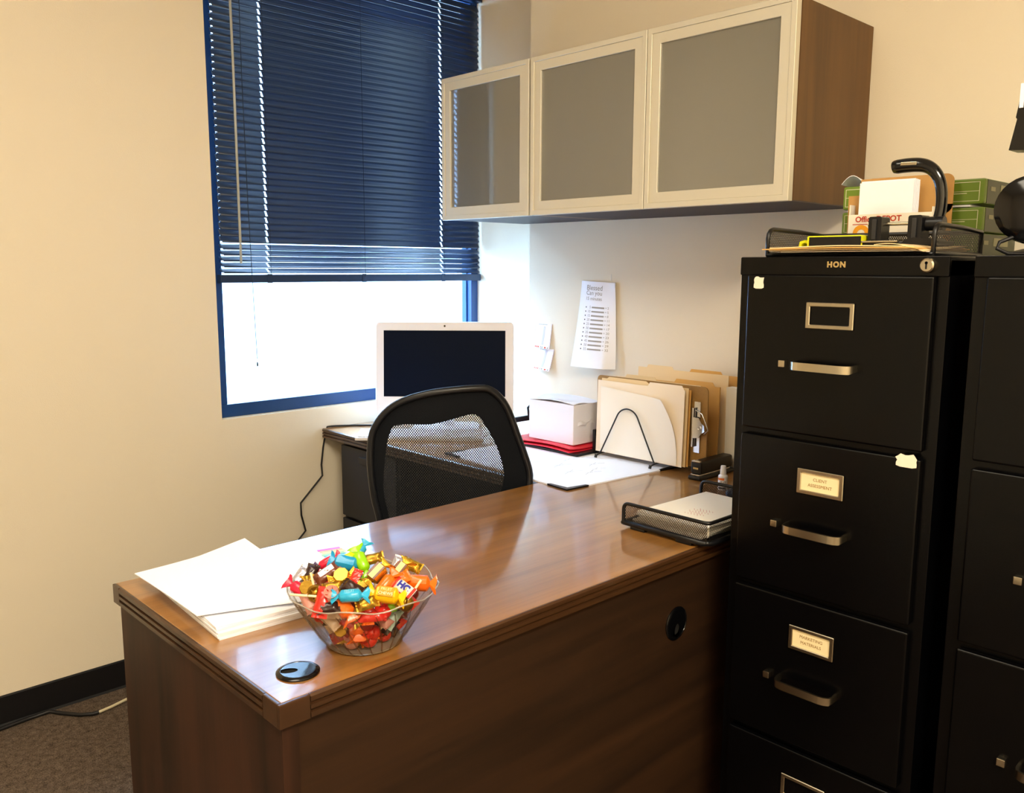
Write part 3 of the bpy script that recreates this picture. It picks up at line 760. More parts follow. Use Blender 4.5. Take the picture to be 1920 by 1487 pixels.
def curl(u, v):   # loose sheet slipping down inside the front folder, corner curled
    y = -1.00-(.282-.055*v**2.5)*u; z_ = ZD+.020+.200*v-.016*u*v; k = max(0, u-.72)*3.5*max(0, v-.15)
    return (-.2402-.012*k*k-.001, y, z_)
tag(obj('paper_sheet', MB().sheet(curl, 14, 14, .0005, (1, 0, 0)), 'paper2', None, (-.2395, -1.15, ZD+.02), smooth=50), 'curled white sheet leaning on the foremost manila folder', 'paper')
folder(-.2290, -.988, -1.303, Z0, ZD+.242, .0018, 'manila', 'manila folder second from the front of the wire rack', ((.06, .56, .006),), lean=.006)
folder(-.2210, -.990, -1.306, Z0, ZD+.236, .0018, 'manila2', 'darker manila folder just before the clipboard', (), lean=.006)
cl = thing('clipboard', 'brown clipboard on its side in the rack with a chrome clip at its right end', 'clipboard', (-.205, -1.13, Z0))
obj('board', MB().prism(rrect(-1.355, -.955, Z0, Z0+.229, .014), lambda y, z_: (-.205, y, z_), lambda y, z_: (-.2015, y, z_)), 'clipb', cl)
cp = MB(); cp.obox((-.2085, -1.325, Z0+.115), (1, 0, 0), (0, 1, 0), (0, 0, 1), .0012, .010, .072)
cp.tube([(-.215, -1.316, Z0+.06), (-.215, -1.316, Z0+.17)], .0055, 12)
obj('clip_plate', cp, 'brushed', cl)
cl2 = MB().prism([(-1.318, .085), (-1.318, .145), (-1.338, .142), (-1.346, .130), (-1.356, .124), (-1.358, .108), (-1.346, .10), (-1.338, .088)], lambda y, z_: (-.2205, y, Z0+z_), lambda y, z_: (-.2175+(y+1.338)*.25, y, Z0+z_))
lev = obj('clip_lever', cl2, 'brushed', cl)
rr = MB(); rr.ring([(-1.340+.006*math.cos(R(18*i)), Z0+.115+.006*math.sin(R(18*i))) for i in range(20)], [(-1.340+.0038*math.cos(R(18*i)), Z0+.115+.0038*math.sin(R(18*i))) for i in range(20)], lambda y, z_: (-.2225, y, z_), lambda y, z_: (-.219, y, z_))
obj('clip_eyelet', rr, 'brushed', lev)
obj('clip_wire', MB().tube([(-.214, -1.32, Z0+.165), (-.216, -1.345, Z0+.155), (-.216, -1.358, Z0+.13), (-.216, -1.366, Z0+.112), (-.214, -1.352, Z0+.10)], .0016, 8), 'brushed', lev, smooth=60)
folder(-.165, -.99, -1.30, Z0, ZD+.243, .0022, 'manila', 'white tabbed manila folder behind the clipboard', ((.12, .5, .010),), lean=.004)
folder(-.124, -1.02, -1.335, Z0, ZD+.238, .006, 'manila2', 'thick orange manila folder behind the middle hoop', ((.5, .95, .012),), lean=.006)
folder(-.096, -1.345, -1.378, ZD+.002, ZD+.238, .03, 'paper2', 'narrow white bundle at the right end of the folders', (), lean=-.003)
folder(-.082, -1.01, -1.335, Z0, ZD+.268, .0025, 'manila', 'manila folder standing tallest behind the rack hoops', ((.10, .42, .010),), lean=.008, bow=.004)
folder(-.055, -1.05, -1.405, Z0, ZD+.262, .004, 'manila2', 'orange manila folder leaning nearest the wall', ((.35, .68, .010),), lean=.018)
folder(-.030, -1.08, -1.43, ZD+.0006, ZD+.246, .003, 'manila', 'pale manila folder flat against the wall', (), lean=.022)

# stapler, correction fluid, small clear bottle
sp = thing('stapler', 'black stapler end on beside the folders', 'stapler', (-.20, -1.365, ZD))
obj('base', MB().box(-.275, -.10, -1.385, -1.345, ZD+.0005, ZD+.012, .004), 'blackplastic', sp)
obj('arm', MB().box(-.268, -.11, -1.3825, -1.3475, ZD+.016, ZD+.052, .007), 'blackplastic', sp)
obj('magazine', MB().box(-.270, -.12, -1.3795, -1.3505, ZD+.0122, ZD+.0165, .001), 'brushed', sp)
obj('nose_plate', MB().box(-.2695, -.262, -1.379, -1.353, ZD+.049, ZD+.0545, .0015), 'brushed', sp)
obj('gold_plate', MB().box(-.2686, -.2678, -1.3735, -1.3575, ZD+.030, ZD+.035), 'gold_t', sp)
def bottle(name, label, cat, c, body, cap_m, body_m, prof, capprof):
    t = thing(name, label, cat, c)
    obj('bottle_body', MB().lathe(prof, c, 28)[0], body_m, t, smooth=50); obj('cap', MB().lathe(capprof, c, 24)[0], cap_m, t, smooth=40)
    return t
WC = (-.3035, -1.4745, ZD+.0005)
wo = bottle('correction_fluid', 'small white correction fluid bottle with a tall white cap', 'bottle', WC, None, 'whiteplastic', 'whiteplastic',
            [(.0001, 0), (.0115, 0), (.0125, .002), (.0125, .034), (.0118, .038), (.008, .041)], [(.0078, .041), (.0082, .0415), (.0068, .062), (.006, .064), (.0001, .064)])
def wrap_text(name, s_, size, c, r, zoff, m_, parent, rotv=0, **k):
    me = text_mesh(s_, size, **k)
    d0 = (CAMP-Vector(c)); a0 = math.atan2(d0.y, d0.x)+rotv
    for v in me.vertices:
        th = a0+v.co.x/r; v.co = Vector((c[0]+(r+.0002+v.co.z)*math.cos(th), c[1]+(r+.0002+v.co.z)*math.sin(th), c[2]+zoff+v.co.y))
    return obj(name, me, m_, parent, smooth=0)
def wrap_patch(name, c, r, z0, z1, a0, a1, m_, parent):
    d0 = (CAMP-Vector(c)); b0 = math.atan2(d0.y, d0.x)
    b = MB(); b.grid(lambda u, v: (c[0]+(r+.0002)*math.cos(b0+a0+(a1-a0)*u), c[1]+(r+.0002)*math.sin(b0+a0+(a1-a0)*u), c[2]+z0+(z1-z0)*v), 10, 1)
    return obj(name, b, m_, parent)
wrap_patch('orange_band', WC, .0125, .027, .033, R(-75), R(15), mat('orange_label', '#e2762a', .5), wo)
wrap_text('lettering', 'IT-IT', .008, WC, .0125, .0215, 'inkd', wo, R(0))
wrap_patch('dark_band', WC, .0125, .004, .0085, R(-60), R(40), 'inkd', wo)
bottle('glue_bottle', 'small clear blue bottle half hidden by the filing cabinet', 'bottle', (-.250, -1.487, ZD+.0005), None, 'clearblue', 'clearblue',
       [(.0001, 0), (.012, 0), (.013, .002), (.013, .038), (.008, .046)], [(.0078, .046), (.0078, .058), (.0001, .059)])
tag(obj('tape_roll', MB().tube([(-.345+.014*math.cos(R(30*i)), -1.535+.014*math.sin(R(30*i)), ZD+.010) for i in range(12)], .0085, 10, closed=True), 'blueblob', None, (-.345, -1.535, ZD), smooth=60),
    'small dark blue tape roll beside the wire tray', 'tape')

# ------------------------------------------------------------------ wire mesh letter trays
def mesh_tray(label, x0, x1, y0, y1, z0, hs, hb, open_side, loc):
    """hs: side height, hb: rail height at the far long side; sides at x0/x1 or y0/y1"""
    t = thing('wire_tray', label, 'tray', loc, group='black wire mesh letter trays')
    r = .0042
    def loop(pts): return MB().tube(pts, r, 8, closed=True)
    if open_side == 'x':      # sides run along x, back at x1, front (x0) open
        for yy in (y0, y1):
            c_ = .018
            pts = [(x0, yy, z0+.004), (x0, yy, z0+hs-c_)]+[(x0+c_-c_*math.cos(R(a)), yy, z0+hs-c_+c_*math.sin(R(a))) for a in (30, 60, 90)]+[(x0+.55*(x1-x0), yy, z0+hs-.3*(hs-hb)), (x1, yy, z0+hb), (x1, yy, z0+.004)]
            obj('side_rim', loop(pts), 'blackplastic', t, smooth=60)
            b = MB(); vs = [b.bm.verts.new(p) for p in pts]; b.bm.faces.new(vs); obj('side_mesh', b, 'wiremesh', t, smooth=0)
        obj('back_rim', MB().tube([(x1, y0, z0+hb), (x1, y1, z0+hb)], r, 8), 'blackplastic', t)
        b = MB(); b.bm.faces.new([b.bm.verts.new(p) for p in ((x1, y0, z0+.004), (x1, y1, z0+.004), (x1, y1, z0+hb), (x1, y0, z0+hb))]); obj('back_mesh', b, 'wiremesh', t, smooth=0)
        obj('front_rim', MB().tube([(x0, y0, z0+.0035), (x0, y1, z0+.0035)], .0034, 8), 'blackplastic', t)
    b = MB(); b.bm.faces.new([b.bm.verts.new(p) for p in ((x0, y0, z0+.0045), (x1, y0, z0+.0045), (x1, y1, z0+.0045), (x0, y1, z0+.0045))]); obj('floor_mesh', b, 'wiremeshflat', t, smooth=0)
    return t
TZ = ZF+.0002
t1 = mesh_tray('black wire mesh tray on top of the first filing cabinet', -.722, -.505, -1.815, -2.118, TZ, .052, .045, 'x', (-.61, -1.97, TZ))
# tray on the desk (open toward the window side), a U-shaped rim rising at both long ends
t2 = thing('wire_tray', 'black wire mesh tray of papers on the desk corner', 'tray', (-.6, -1.6, ZD), group='black wire mesh letter trays')
a0, a1, b0, b1 = -.752, -.452, -1.7285, -1.5075       # x range, y range
hz = ZD+.056; rr_ = .0042
def rounded_u(p0, p1, p2, p3, c_, n_=5):
    """polyline p0-p1-p2-p3 with rounded corners at p1, p2"""
    P = [Vector(p) for p in (p0, p1, p2, p3)]; out = [P[0]]
    for i in (1, 2):
        A = P[i]+(P[i-1]-P[i]).normalized()*c_; B = P[i]+(P[i+1]-P[i]).normalized()*c_
        for k in range(n_+1):
            t = k/n_; out.append(A*(1-t)**2+P[i]*2*t*(1-t)+B*t*t)
    out.append(P[3]); return out
zb0 = ZD+.012
near = rounded_u((a0, b1, zb0), (a0, b1, hz), (a0, b0, hz), (a0+.10, b0, hz), .014)
far = rounded_u((a1, b1, zb0), (a1, b1, hz), (a1, b0, hz), (a1-.10, b0, hz), .018)
obj('rim', MB().tube(near+far[::-1], rr_, 8, closed=False), 'blackplastic', t2, smooth=60)
obj('base_rim', MB().tube([(a0, b1, zb0), (a0, b0+.012, zb0), (a0+.012, b0, zb0), (a1-.012, b0, zb0), (a1, b0+.012, zb0), (a1, b1, zb0)], .0062, 8, closed=True), 'blackplastic', t2, smooth=60)
for nm, pts in (('near_mesh', [(a0, b1, zb0), (a0, b0+.003, zb0), (a0, b0+.003, hz-.003), (a0, b1-.016, hz), (a0, b1-.004, hz-.006), (a0, b1, hz-.018)]),
                ('far_mesh', [(a1, b1, zb0), (a1, b0, zb0), (a1, b0, hz), (a1, b1-.016, hz), (a1, b1, hz-.018)]),
                ('side_mesh', [(a0+.003, b0, zb0), (a1, b0, zb0), (a1, b0, hz), (a0+.003, b0, hz-.003)])):
    b = MB(); b.bm.faces.new([b.bm.verts.new(p) for p in pts]); obj(nm, b, 'wiremesh', t2, smooth=0)
b = MB(); b.bm.faces.new([b.bm.verts.new(p) for p in ((a0, b0, zb0), (a1, b0, zb0), (a1, b1, zb0), (a0, b1, zb0))]); obj('floor_mesh', b, 'wiremeshflat', t2, smooth=0)
for xx in (a0+.004, a1-.004):
    for yy in (b0+.06, b1-.04): obj('foot', MB().box(xx-.006, xx+.006, yy-.02, yy+.02, ZD+.0003, ZD+.0075, .002), 'blackplastic', t2)
ps = thing('paper_stack', 'slightly fanned white papers in the desk tray', 'papers', (-.6, -1.6, ZD+.02))
pq = random.Random(4)
for k in range(5):
    an = R((-3.5, 1.5, 4, -1, -2.5)[k]); ux = Vector((math.cos(an), math.sin(an), 0)); uy = Vector((-math.sin(an), math.cos(an), 0))
    obj('sheets', MB().obox(Vector((-.610+.003*k, -1.618, ZD+.0162+k*.0043)), ux, uy, (0, 0, 1), .128, .092, .0019), 'paper2', ps, smooth=0)
lt = MB(); q0 = Vector((-.655, -1.635, ZD+.0355))
for k in range(6):
    for j in range(5): lt.obox(q0+Vector((k*.009, j*.008-.01*(k % 2), 0)), (.8, .6, 0), (-.6, .8, 0), (0, 0, 1), .004+.002*((k*j) % 3), .0006, .0001)
obj('printed_crest', lt, mat('pale_red_ink', '#d8a79a', .8), ps, smooth=0)

# ------------------------------------------------------------------ on top of the filing cabinet
env = thing('envelope_stack', 'stack of manila envelopes sticking out of the tray on the cabinet', 'envelopes', (-.63, -1.96, TZ+.0078))
def envP(x0, x1, ya, yb, z0, sag):
    return lambda u, v: (x0+(x1-x0)*u, ya+(yb-ya)*v, z0+sag*math.sin(math.pi*v)**2*(1-u)-.0015*(v > .95)*(1-u))
for k, (c_, ya, yb, dx, sag) in enumerate((('paper2', -1.850, -2.112, .0, .0002), ('manila', -1.832, -2.100, -.012, .001), ('manila2', -1.823, -2.106, -.02, .0015), ('manila', -1.836, -2.098, -.016, .0025))):
    obj('envelope', MB().sheet(envP(-.735+dx, -.52, ya, yb, TZ+.0078+k*.0024, sag), 8, 20, .0018, (0, 0, 1)), c_, env, smooth=40)
for v in (0,):
    obj('curled_sheet', MB().sheet(lambda u, v: (-.748+.20*u, -2.03-.082*v, TZ+.0186+.003*math.sin(math.pi*min(1, v*1.0))*(1-u)-.0120*v*v*(1-u)), 6, 14, .0012, (0, 0, 1)), 'manila', env, smooth=40)
yh = thing('tape_measure', 'yellow and black boxed tool lying in the cabinet tray', 'tool', (-.62, -1.895, TZ+.018))
obj('yellow_case', MB().box(-.655, -.575, -1.965, -1.858, TZ+.0185, TZ+.040, .003), 'yellow', yh)
obj('black_face', MB().box(-.6565, -.6552, -1.9645, -1.864, TZ+.0187, TZ+.0375), 'blackplastic', yh)
yl = MB(); yl.ring([(-1.856, .0185), (-1.856, .030), (-1.846, .033), (-1.836, .030), (-1.834, .0185)], [(-1.8515, .0195), (-1.8515, .026), (-1.846, .028), (-1.8405, .026), (-1.8395, .0195)], lambda y, z_: (-.64, y, TZ+z_), lambda y, z_: (-.60, y, TZ+z_))
obj('hook', yl, 'yellow', yh)
pu = thing('hole_punch', 'black heavy duty hole punch with a curved lever handle in the cabinet tray', 'hole punch', (-.62, -2.03, TZ+.018))
bz = TZ+.0192
obj('base', MB().box(-.650, -.575, -2.098, -1.925, bz, bz+.008, .003), 'blackplastic', pu)
obj('front_foot', MB().prism([(-2.100, 0), (-2.040, 0), (-2.045, .010), (-2.062, .0135), (-2.09, .012)], lambda y, z_: (-.665, y, bz+z_), lambda y, z_: (-.6, y, bz+z_)), 'blackplastic', pu)
obj('ruler_bar', MB().box(-.655, -.645, -2.03, -1.918, bz+.0065, bz+.0095, .0005), 'chrome', pu)
for yy in (-1.9815, -2.0525):
    pt = obj('punch_head', MB().prism(rrect(yy-.012, yy+.012, bz+.008, bz+.053, .004), lambda y, z_: (-.640, y, z_), lambda y, z_: (-.605, y, z_)), 'blackplastic', pu)
    obj('head_ridge', MB().box(-.6445, -.6395, yy-.004, yy+.004, bz+.012, bz+.048, .001), mat('dark_grey_plastic', '#2a2a2b', .4), pt)
rb = MB().tube([(-.62, -1.965, bz+.040), (-.62, -2.09, bz+.040)], .0032, 12); obj('pivot_rod', rb, 'chrome', pu)
obj('rod_nut', MB().tube([(-.62, -1.962, bz+.040), (-.62, -1.966, bz+.040)], .006, 8), 'chrome', pu)
obj('handle_hub', MB().tube([(-.62, -2.066, bz+.038), (-.62, -2.095, bz+.038)], .0125, 16), 'blackplastic', pu)
hp = [(-.615, -2.080, bz+.036), (-.613, -2.084, bz+.060), (-.612, -2.084, bz+.085), (-.612, -2.080, bz+.108), (-.613, -2.071, bz+.126), (-.614, -2.058, bz+.137), (-.615, -2.042, bz+.1415), (-.616, -2.022, bz+.142), (-.617, -2.006, bz+.141), (-.617, -1.999, bz+.140)]
hr = [.0095, .0095, .0095, .0098, .0105, .0115, .0125, .0128, .0125, .0105]
def smooth_path(P, rs, k=4):
    P = [Vector(q) for q in P]; o1, o2 = [], []; m_ = len(P)
    for i in range(m_-1):
        a, b_, c, d = P[max(i-1, 0)], P[i], P[i+1], P[min(i+2, m_-1)]
        for q in range(k):
            t = q/k; o1.append(.5*((2*b_)+(c-a)*t+(2*a-5*b_+4*c-d)*t*t+(3*b_-a-3*c+d)*t**3)); o2.append(rs[i]*(1-t)+rs[i+1]*t)
    return o1+[P[-1]], o2+[rs[-1]]
hp2, hr2 = smooth_path(hp, hr)
obj('lever_handle', MB().tube(hp2, hr2, 20), 'blackgloss', pu, smooth=60)
obj('grip_inset', MB().obox((-.6290, -2.030, bz+.1435), (1, 0, 0), (0, 1, .03), (0, -.03, 1), .0012, .014, .003, .001), 'chrome', pu)

od_ = thing('mailing_box', 'open white and orange printed box of cards behind the hole punch', 'box', (-.47, -1.94, ZF))
OX0, OX1, OY0, OY1, OZ1 = -.49, -.43, -1.860, -2.024, 1.4125
ob = MB(); ob.box(OX0, OX0+.002, OY1, OY0, ZF, OZ1); ob.box(OX1-.002, OX1, OY1, OY0, ZF, OZ1+.03); ob.box(OX0+.002, OX1-.002, OY0-.002, OY0, ZF, OZ1+.02); ob.box(OX0+.002, OX1-.002, OY1, OY1+.002, ZF, OZ1+.01); ob.box(OX0+.002, OX1-.002, OY1+.002, OY0-.002, ZF, ZF+.002)
obj('box_body', ob, 'paper2', od_, smooth=0)
obj('kraft_flap', MB().box(OX0+.024, OX0+.026, -1.898, OY0+.0136, ZF+.02, 1.452), 'kraft', od_)
text('lettering', 'Office DEPOT', .0155, 'redink', od_, (OX0-.0006, -1.8745, 1.4025), (0, -1, 0), (0, 0, 1), align='LEFT', bold=.0003)
obj('red_rule', MB().box(OX0-.0007, OX0, -2.022, -1.8695, 1.3925, 1.3938), 'redink', od_)
rg = MB(); cir = lambda r: [(-1.8875+r*math.cos(R(12*i)), 1.375+r*math.sin(R(12*i))) for i in range(30)]
rg.ring(cir(.017), cir(.008), lambda y, z_: (OX0-.0006, y, z_), lambda y, z_: (OX0, y, z_)); obj('orange_roundel', rg, 'orange_p', od_)
rd = MB(); rd.box(OX0-.0006, OX0, -2.0, -1.915, 1.340, 1.352).box(OX0-.0006, OX0, -1.9, -1.868, 1.336, 1.348); obj('red_band', rd, 'redink', od_)
cs = thing('paper_cards', 'white cards standing upright in the printed box', 'cards', (-.475, -1.93, 1.33))
for k in range(5): obj('card', MB().box(OX0+.005+k*.003, OX0+.0065+k*.003, -1.984-.0015*k, -1.8775-.002*k, ZF+.003, 1.4785-.0008*k-.004*(k == 0)), 'paper', cs)
folder(-.4560, -1.866, -2.0225, ZF+.0035, 1.4845, .003, 'kraft', 'tall brown kraft folder standing in the printed box', (), lean=.0)
tag(obj('kraft_folder', MB().prism(rrect(-2.036, -1.862, 1.4125, 1.488, .014), lambda y, z_: (-.4275, y, z_), lambda y, z_: (-.4245, y, z_)).box(-.4275, -.4245, -2.036, -1.862, ZF+.0005, 1.43), 'kraft', None, (-.426, -1.95, ZF)), 'rounded tan file divider between the printed box and the paper reams', 'folder')

def ream(label, z0, yo=0, xo=0):
    t = thing('paper_ream', label, 'paper ream', (-.29, -1.945+yo, z0), 0, 'green paper reams')
    x0, x1, y0, y1, h = -.402+xo, -.186+xo, -1.803+yo, -2.084+yo, .0485
    obj('wrapper', MB().box(x0, x1, y1, y0, z0, z0+h, .004), 'green', t)
    obj('end_wrap', MB().box(x0+.012, x1, y1-.0006, y1+.004, z0+.002, z0+h-.002), 'greend', t)
    ln = MB()
    ln.box(x0-.0005, x0, y1+.009, y0-.006, z0+.0415, z0+.0425); ln.box(x0-.0005, x0, y1+.009, y0-.006, z0+.0245, z0+.0253); ln.box(x0-.0005, x0, y1+.009, y0-.006, z0+.006, z0+.007)
    ln.box(x0-.0005, x0, y1+.009, y1+.010, z0+.006, z0+.0425); ln.box(x0-.0005, x0, y0-.007, y0-.006, z0+.006, z0+.0425)
    obj('line_border', ln, 'cream', t)
    text('lettering', 'COPY PAPER', .0085, 'cream', t, (x0-.0004, y1+.066, z0+.0305), (0, -1, 0), (0, 0, 1), align='RIGHT', bold=.0002)
    obj('small_print', MB().box(x0-.0005, x0, y1+.032, y1+.078, z0+.0205, z0+.0218), 'cream', t)
    eb = MB(); eb.box(x0+.03, x0+.055, y1-.0012, y1-.0004, z0+.026, z0+.034); eb.box(x0+.085, x0+.17, y1-.0012, y1-.0004, z0+.024, z0+.040)
    obj('end_label', eb, mat('olive_label', '#8d8a6a', .5), t)
    return t
ream('green paper ream at the bottom of the stack on the cabinet', ZF+.0003, .005)
ream('green paper ream in the middle of the stack on the cabinet', ZF+.0493)
rm = ream('green paper ream topmost of the stack on the cabinet', ZF+.1028)
tag(obj('loose_paper', MB().sheet(lambda u, v: (-.403+.20*u, -1.815-.245*v, ZF+.0983+.0003*math.sin(9*v)), 4, 12, .0035, (0, 0, 1)), 'paper', None, (-.3, -1.94, ZF+.0983)), 'white sheets sandwiched between the two upper green reams', 'paper')
tag(obj('crumpled_paper', MB().sheet(lambda u, v: (-.40+.14*u, -1.797-.052*v+.004*math.sin(8*u), ZF+.1522+.022*max(0, math.sin(3.0*v+.2))*(.5+.5*math.sin(4*u+1.2))*(1-u*.6)), 10, 10, .0012, (0, 0, 1)), 'paper', None, (-.33, -1.82, ZF+.152), smooth=25), 'crumpled white sheet on the left end of the topmost ream', 'paper')

dv = thing('desk_fan', 'black rounded appliance on a slim post at the right edge on the filing cabinet', 'appliance', (-.60, -2.235, ZF))
db = MB(); db.tube([(-.662, -2.235, ZF+.075), (-.655, -2.235, ZF+.075), (-.63, -2.235, ZF+.075), (-.58, -2.235, ZF+.075), (-.57, -2.235, ZF+.075)], [.04, .052, .056, .05, .02], 28)
obj('housing', db, 'blackgloss', dv, smooth=50)
obj('post', MB().cyl((-.60, -2.2365, ZF+.001), (-.60, -2.2365, 1.52), .009, 12), mat('brown_post', '#2a1a14', .4), dv)
obj('foot', MB().lathe([(.0001, 0), (.045, 0), (.045, .006), (.012, .014)], (-.60, -2.2365, ZF+.0003), 28)[0], 'blackplastic', dv)
hd = MB(); hd.prism([(-2.190, 1.497), (-2.30, 1.488), (-2.30, 1.66), (-2.214, 1.66), (-2.2015, 1.585), (-2.1965, 1.548), (-2.1985, 1.545)], lambda y, z_: (-.63, y, z_), lambda y, z_: (-.585, y, z_))
obj('upper_panel', hd, 'blackgloss', dv, smooth=0)
obj('silver_edge', MB().box(-.632, -.583, -2.2065, -2.2005, 1.562, 1.60), 'paper', dv)
obj('cord', MB().tube([(-.655, -2.215, ZF+.03), (-.668, -2.200, ZF+.022), (-.672, -2.198, ZF+.012), (-.665, -2.212, ZF+.004), (-.64, -2.235, ZF+.0035)], .0032, 8), 'cable', dv, smooth=60)

# ------------------------------------------------------------------ papers on the wall
def wall_sheet(name, label, cat, f, nu, nv, loc, m_='paper'):
    t = thing(name, label, cat, loc)
    obj('sheet', MB().sheet(f, nu, nv, .0004, (-1, 0, 0)), m_, t, smooth=50)
    return t
def on_sheet(f, me, u0, v0, w_, h_):
    """map flat (x right, y up) text mesh into sheet parameter space"""
    for v in me.vertices:
        u = u0+v.co.x/w_; q = v0+v.co.y/h_; p_ = Vector(f(u, q)); v.co = p_+Vector((-.0009, 0, 0))
    return me
def quads_on(f, rects, w_=1, h_=1):
    b = MB()
    for (ua, ub, va, vb) in rects:
        g = []
        for side in (-.0007, -.0011):
            g.append([[b.bm.verts.new(Vector(f(ua+(ub-ua)*i/3, va+(vb-va)*j/2))+Vector((side, 0, 0))) for j in range(3)] for i in range(4)])
        q = g[1]
        for i in range(3):
            for j in range(2): b.bm.faces.new((q[i][j], q[i+1][j], q[i+1][j+1], q[i][j+1]))
        bmesh.ops.delete(b.bm, geom=[v for r_ in g[0] for v in r_], context='VERTS')
    return b
def fl_(u, v):      # hanging price list: u left->right, v bottom->top
    st_ = (1-v)
    x = -.0015-.052*st_**1.3*(1-.25*u)-.006*math.sin(math.pi*u)-.010*max(0, u-.78)*4*v
    x += .045*max(0, u-.80)**1.0*2.2*st_        # right part turns back to the wall
    y = -.703-.152*u-.006*st_*u*3
    return (min(x, -.0012), y, .974+.288*v-.006*u*v)
ls = wall_sheet('price_list', 'white printed numbered list hanging curled from the wall under the cabinets', 'paper', fl_, 20, 14, (0, -.78, .97))
rects = []
for k in range(11):
    v = .70-.0485*k; rects.append((.38, .72, v-.009, v+.009))
lines = obj('printed_lines', quads_on(fl_, rects), mat('mid_grey_ink', '#a39c94', .8), ls, smooth=0)
bul = obj('bullets', quads_on(fl_, [(.205-.001*k, .23-.001*k, .70-.0485*k-.007, .70-.0485*k+.007) for k in range(11)]), 'inkd', ls, smooth=0)
for k, s_ in enumerate(('5', '10', '15', '20', '25', '30', '35', '40', '45', '50', '55')):
    me = on_sheet(fl_, text_mesh(s_, .0125, ext=0, align='RIGHT'), .355, .70-.0485*k, .155, .288); obj('number', me, 'inkm', ls, smooth=0)
for k in range(11):
    me = on_sheet(fl_, text_mesh('= '+str(2+3*k), .011, ext=0, align='LEFT'), .74, .70-.0485*k, .155, .288); obj('price', me, 'inkm', ls, smooth=0)
for k, (s_, v) in enumerate((('Blessed', .925), ('Can you', .865), ('15 minutes', .80))):
    me = on_sheet(fl_, text_mesh(s_, (.024, .021, .016)[k], ext=0, align='LEFT'), .18, v, .155, .288); obj('heading', me, 'inkm', ls, smooth=0)
obj('tape_strip', MB().box(-.0022, -.0012, -.832, -.8315, 1.262, 1.285).box(-.006, -.0012, -.853, -.835, 1.243, 1.258, .001), mat('clear_tape', '#e8e8ea', .2), ls)
def note_f(y0, y1, z0, z1, off, shear):
    def f(u, v):
        return (-.0012-off*(1-v)**1.2*(1-.15*u), y0+(y1-y0)*u-shear*(1-v)*-1, z0+(z1-z0)*v-.006*u*(1-v))
    return f
for nm, lab, f, loc in (('calendar_note', 'upper small printed slip taped to the wall left of the list', note_f(-.4855, -.5655, 1.022, 1.107, .014, .004), (0, -.52, 1.02)),
                        ('calendar_note', 'lower small printed slip taped to the wall left of the list', note_f(-.492, -.578, .945, 1.018, .018, .012), (0, -.53, .945))):
    t = wall_sheet(nm, lab, 'note', f, 8, 8, loc)
    obj('rust_border', quads_on(f, [(0, .012, 0, 1), (0, 1, .0, .006), (.985, 1, 0, 1)]), 'rust', t, smooth=0)
    obj('red_boxes', quads_on(f, [(.14+.09*k, .20+.09*k, .03, .09) for k in range(3)]+[(.70, .80, .03, .09)]), mat('red_stamp', '#e2603c', .7), t, smooth=0)
    obj('grey_boxes', quads_on(f, [(.47, .50, .03, .09), (.55, .59, .03, .09), (.88, .92, .03, .09)]+[(.2+.09*k, .25+.09*k, .955, .985) for k in range(6)]), 'ink', t, smooth=0)
    obj('faint_grid', quads_on(f, [(.1, .45, .2+.12*k, .215+.12*k) for k in range(6)]+[(.5, .62, .15, .9)]), mat('lilac_ink', '#cfcbdc', .8), t, smooth=0)
for k, (y, z_) in enumerate(()): pass

# ------------------------------------------------------------------ papers on the desk
def rot2(c, an): 
    ux = Vector((math.cos(an), math.sin(an), 0)); uy = Vector((-math.sin(an), math.cos(an), 0)); return Vector(c), ux, uy
bs = thing('paper_stack', 'thick pile of white papers on the left corner of the desk', 'papers', (-1.56, -1.32, ZD))
pr = random.Random(11)
for k in range(7):
    c, ux, uy = rot2((-1.556+pr.uniform(-.003, .003), -1.325+pr.uniform(-.003, .003), ZD+.0016+k*.0030), R(-4.5+pr.uniform(-1.2, 1.2)))
    obj('sheets', MB().obox(c, ux, uy, (0, 0, 1), .108, .140, .00135), 'paper', bs, smooth=0)
def topsheet(c, an, w_, h_, z0, lift):
    c, ux, uy = rot2(c, an)
    def f(u, v):
        a = (u-.5)*w_; b_ = (v-.5)*h_
        return c+ux*a+uy*b_+Vector((0, 0, z0+lift(u, v)))
    return f
TLc, TRc, NLc, NRc = (Vector(q) for q in ((-1.682, -1.140, 0), (-1.455, -1.110, 0), (-1.682, -1.400, 0), (-1.462, -1.492, 0)))
def f1(u, v):
    p_ = (NLc*(1-u)+NRc*u)*(1-v)+(TLc*(1-u)+TRc*u)*v
    return p_+Vector((0, 0, ZD+.0228+.004*max(0, .3-v)*3*(1-u)*0+.012*max(0, v-.75)*3*max(0, u-.55)*2+.0015*math.sin(4*u+3*v)+.002))
o = obj('paper_sheet', MB().sheet(f1, 16, 16, .0014, (0, 0, 1)), 'paper', None, (-1.56, -1.275, ZD+.0235), smooth=50)
tag(o, 'white sheets skewed across the top of the paper pile', 'paper')
f2 = topsheet((-1.548, -1.300, 0), R(-9), .216, .290, ZD+.0222, lambda u, v: 0)
f3 = topsheet((-1.375, -1.215, 0), R(1.5), .225, .200, ZD+.0008, lambda u, v: .0006)
fs = thing('flat_sheets', 'flat white printed sheets between the paper pile and the chair', 'papers', (-1.375, -1.215, ZD))
obj('sheet', MB().sheet(f3, 8, 8, .0012, (0, 0, 1)), 'paper', fs, smooth=0)
fp = MB()
for k in range(7): fp.obox((-1.475+.005*k, -1.205-.012*k, ZD+.0029), (.99, -.12, 0), (.12, .99, 0), (0, 0, 1), .03+.006*(k % 3), .0012, .0002)
obj('printed_text', fp, mat('cream_ink', '#eadfc8', .8), fs, smooth=0)
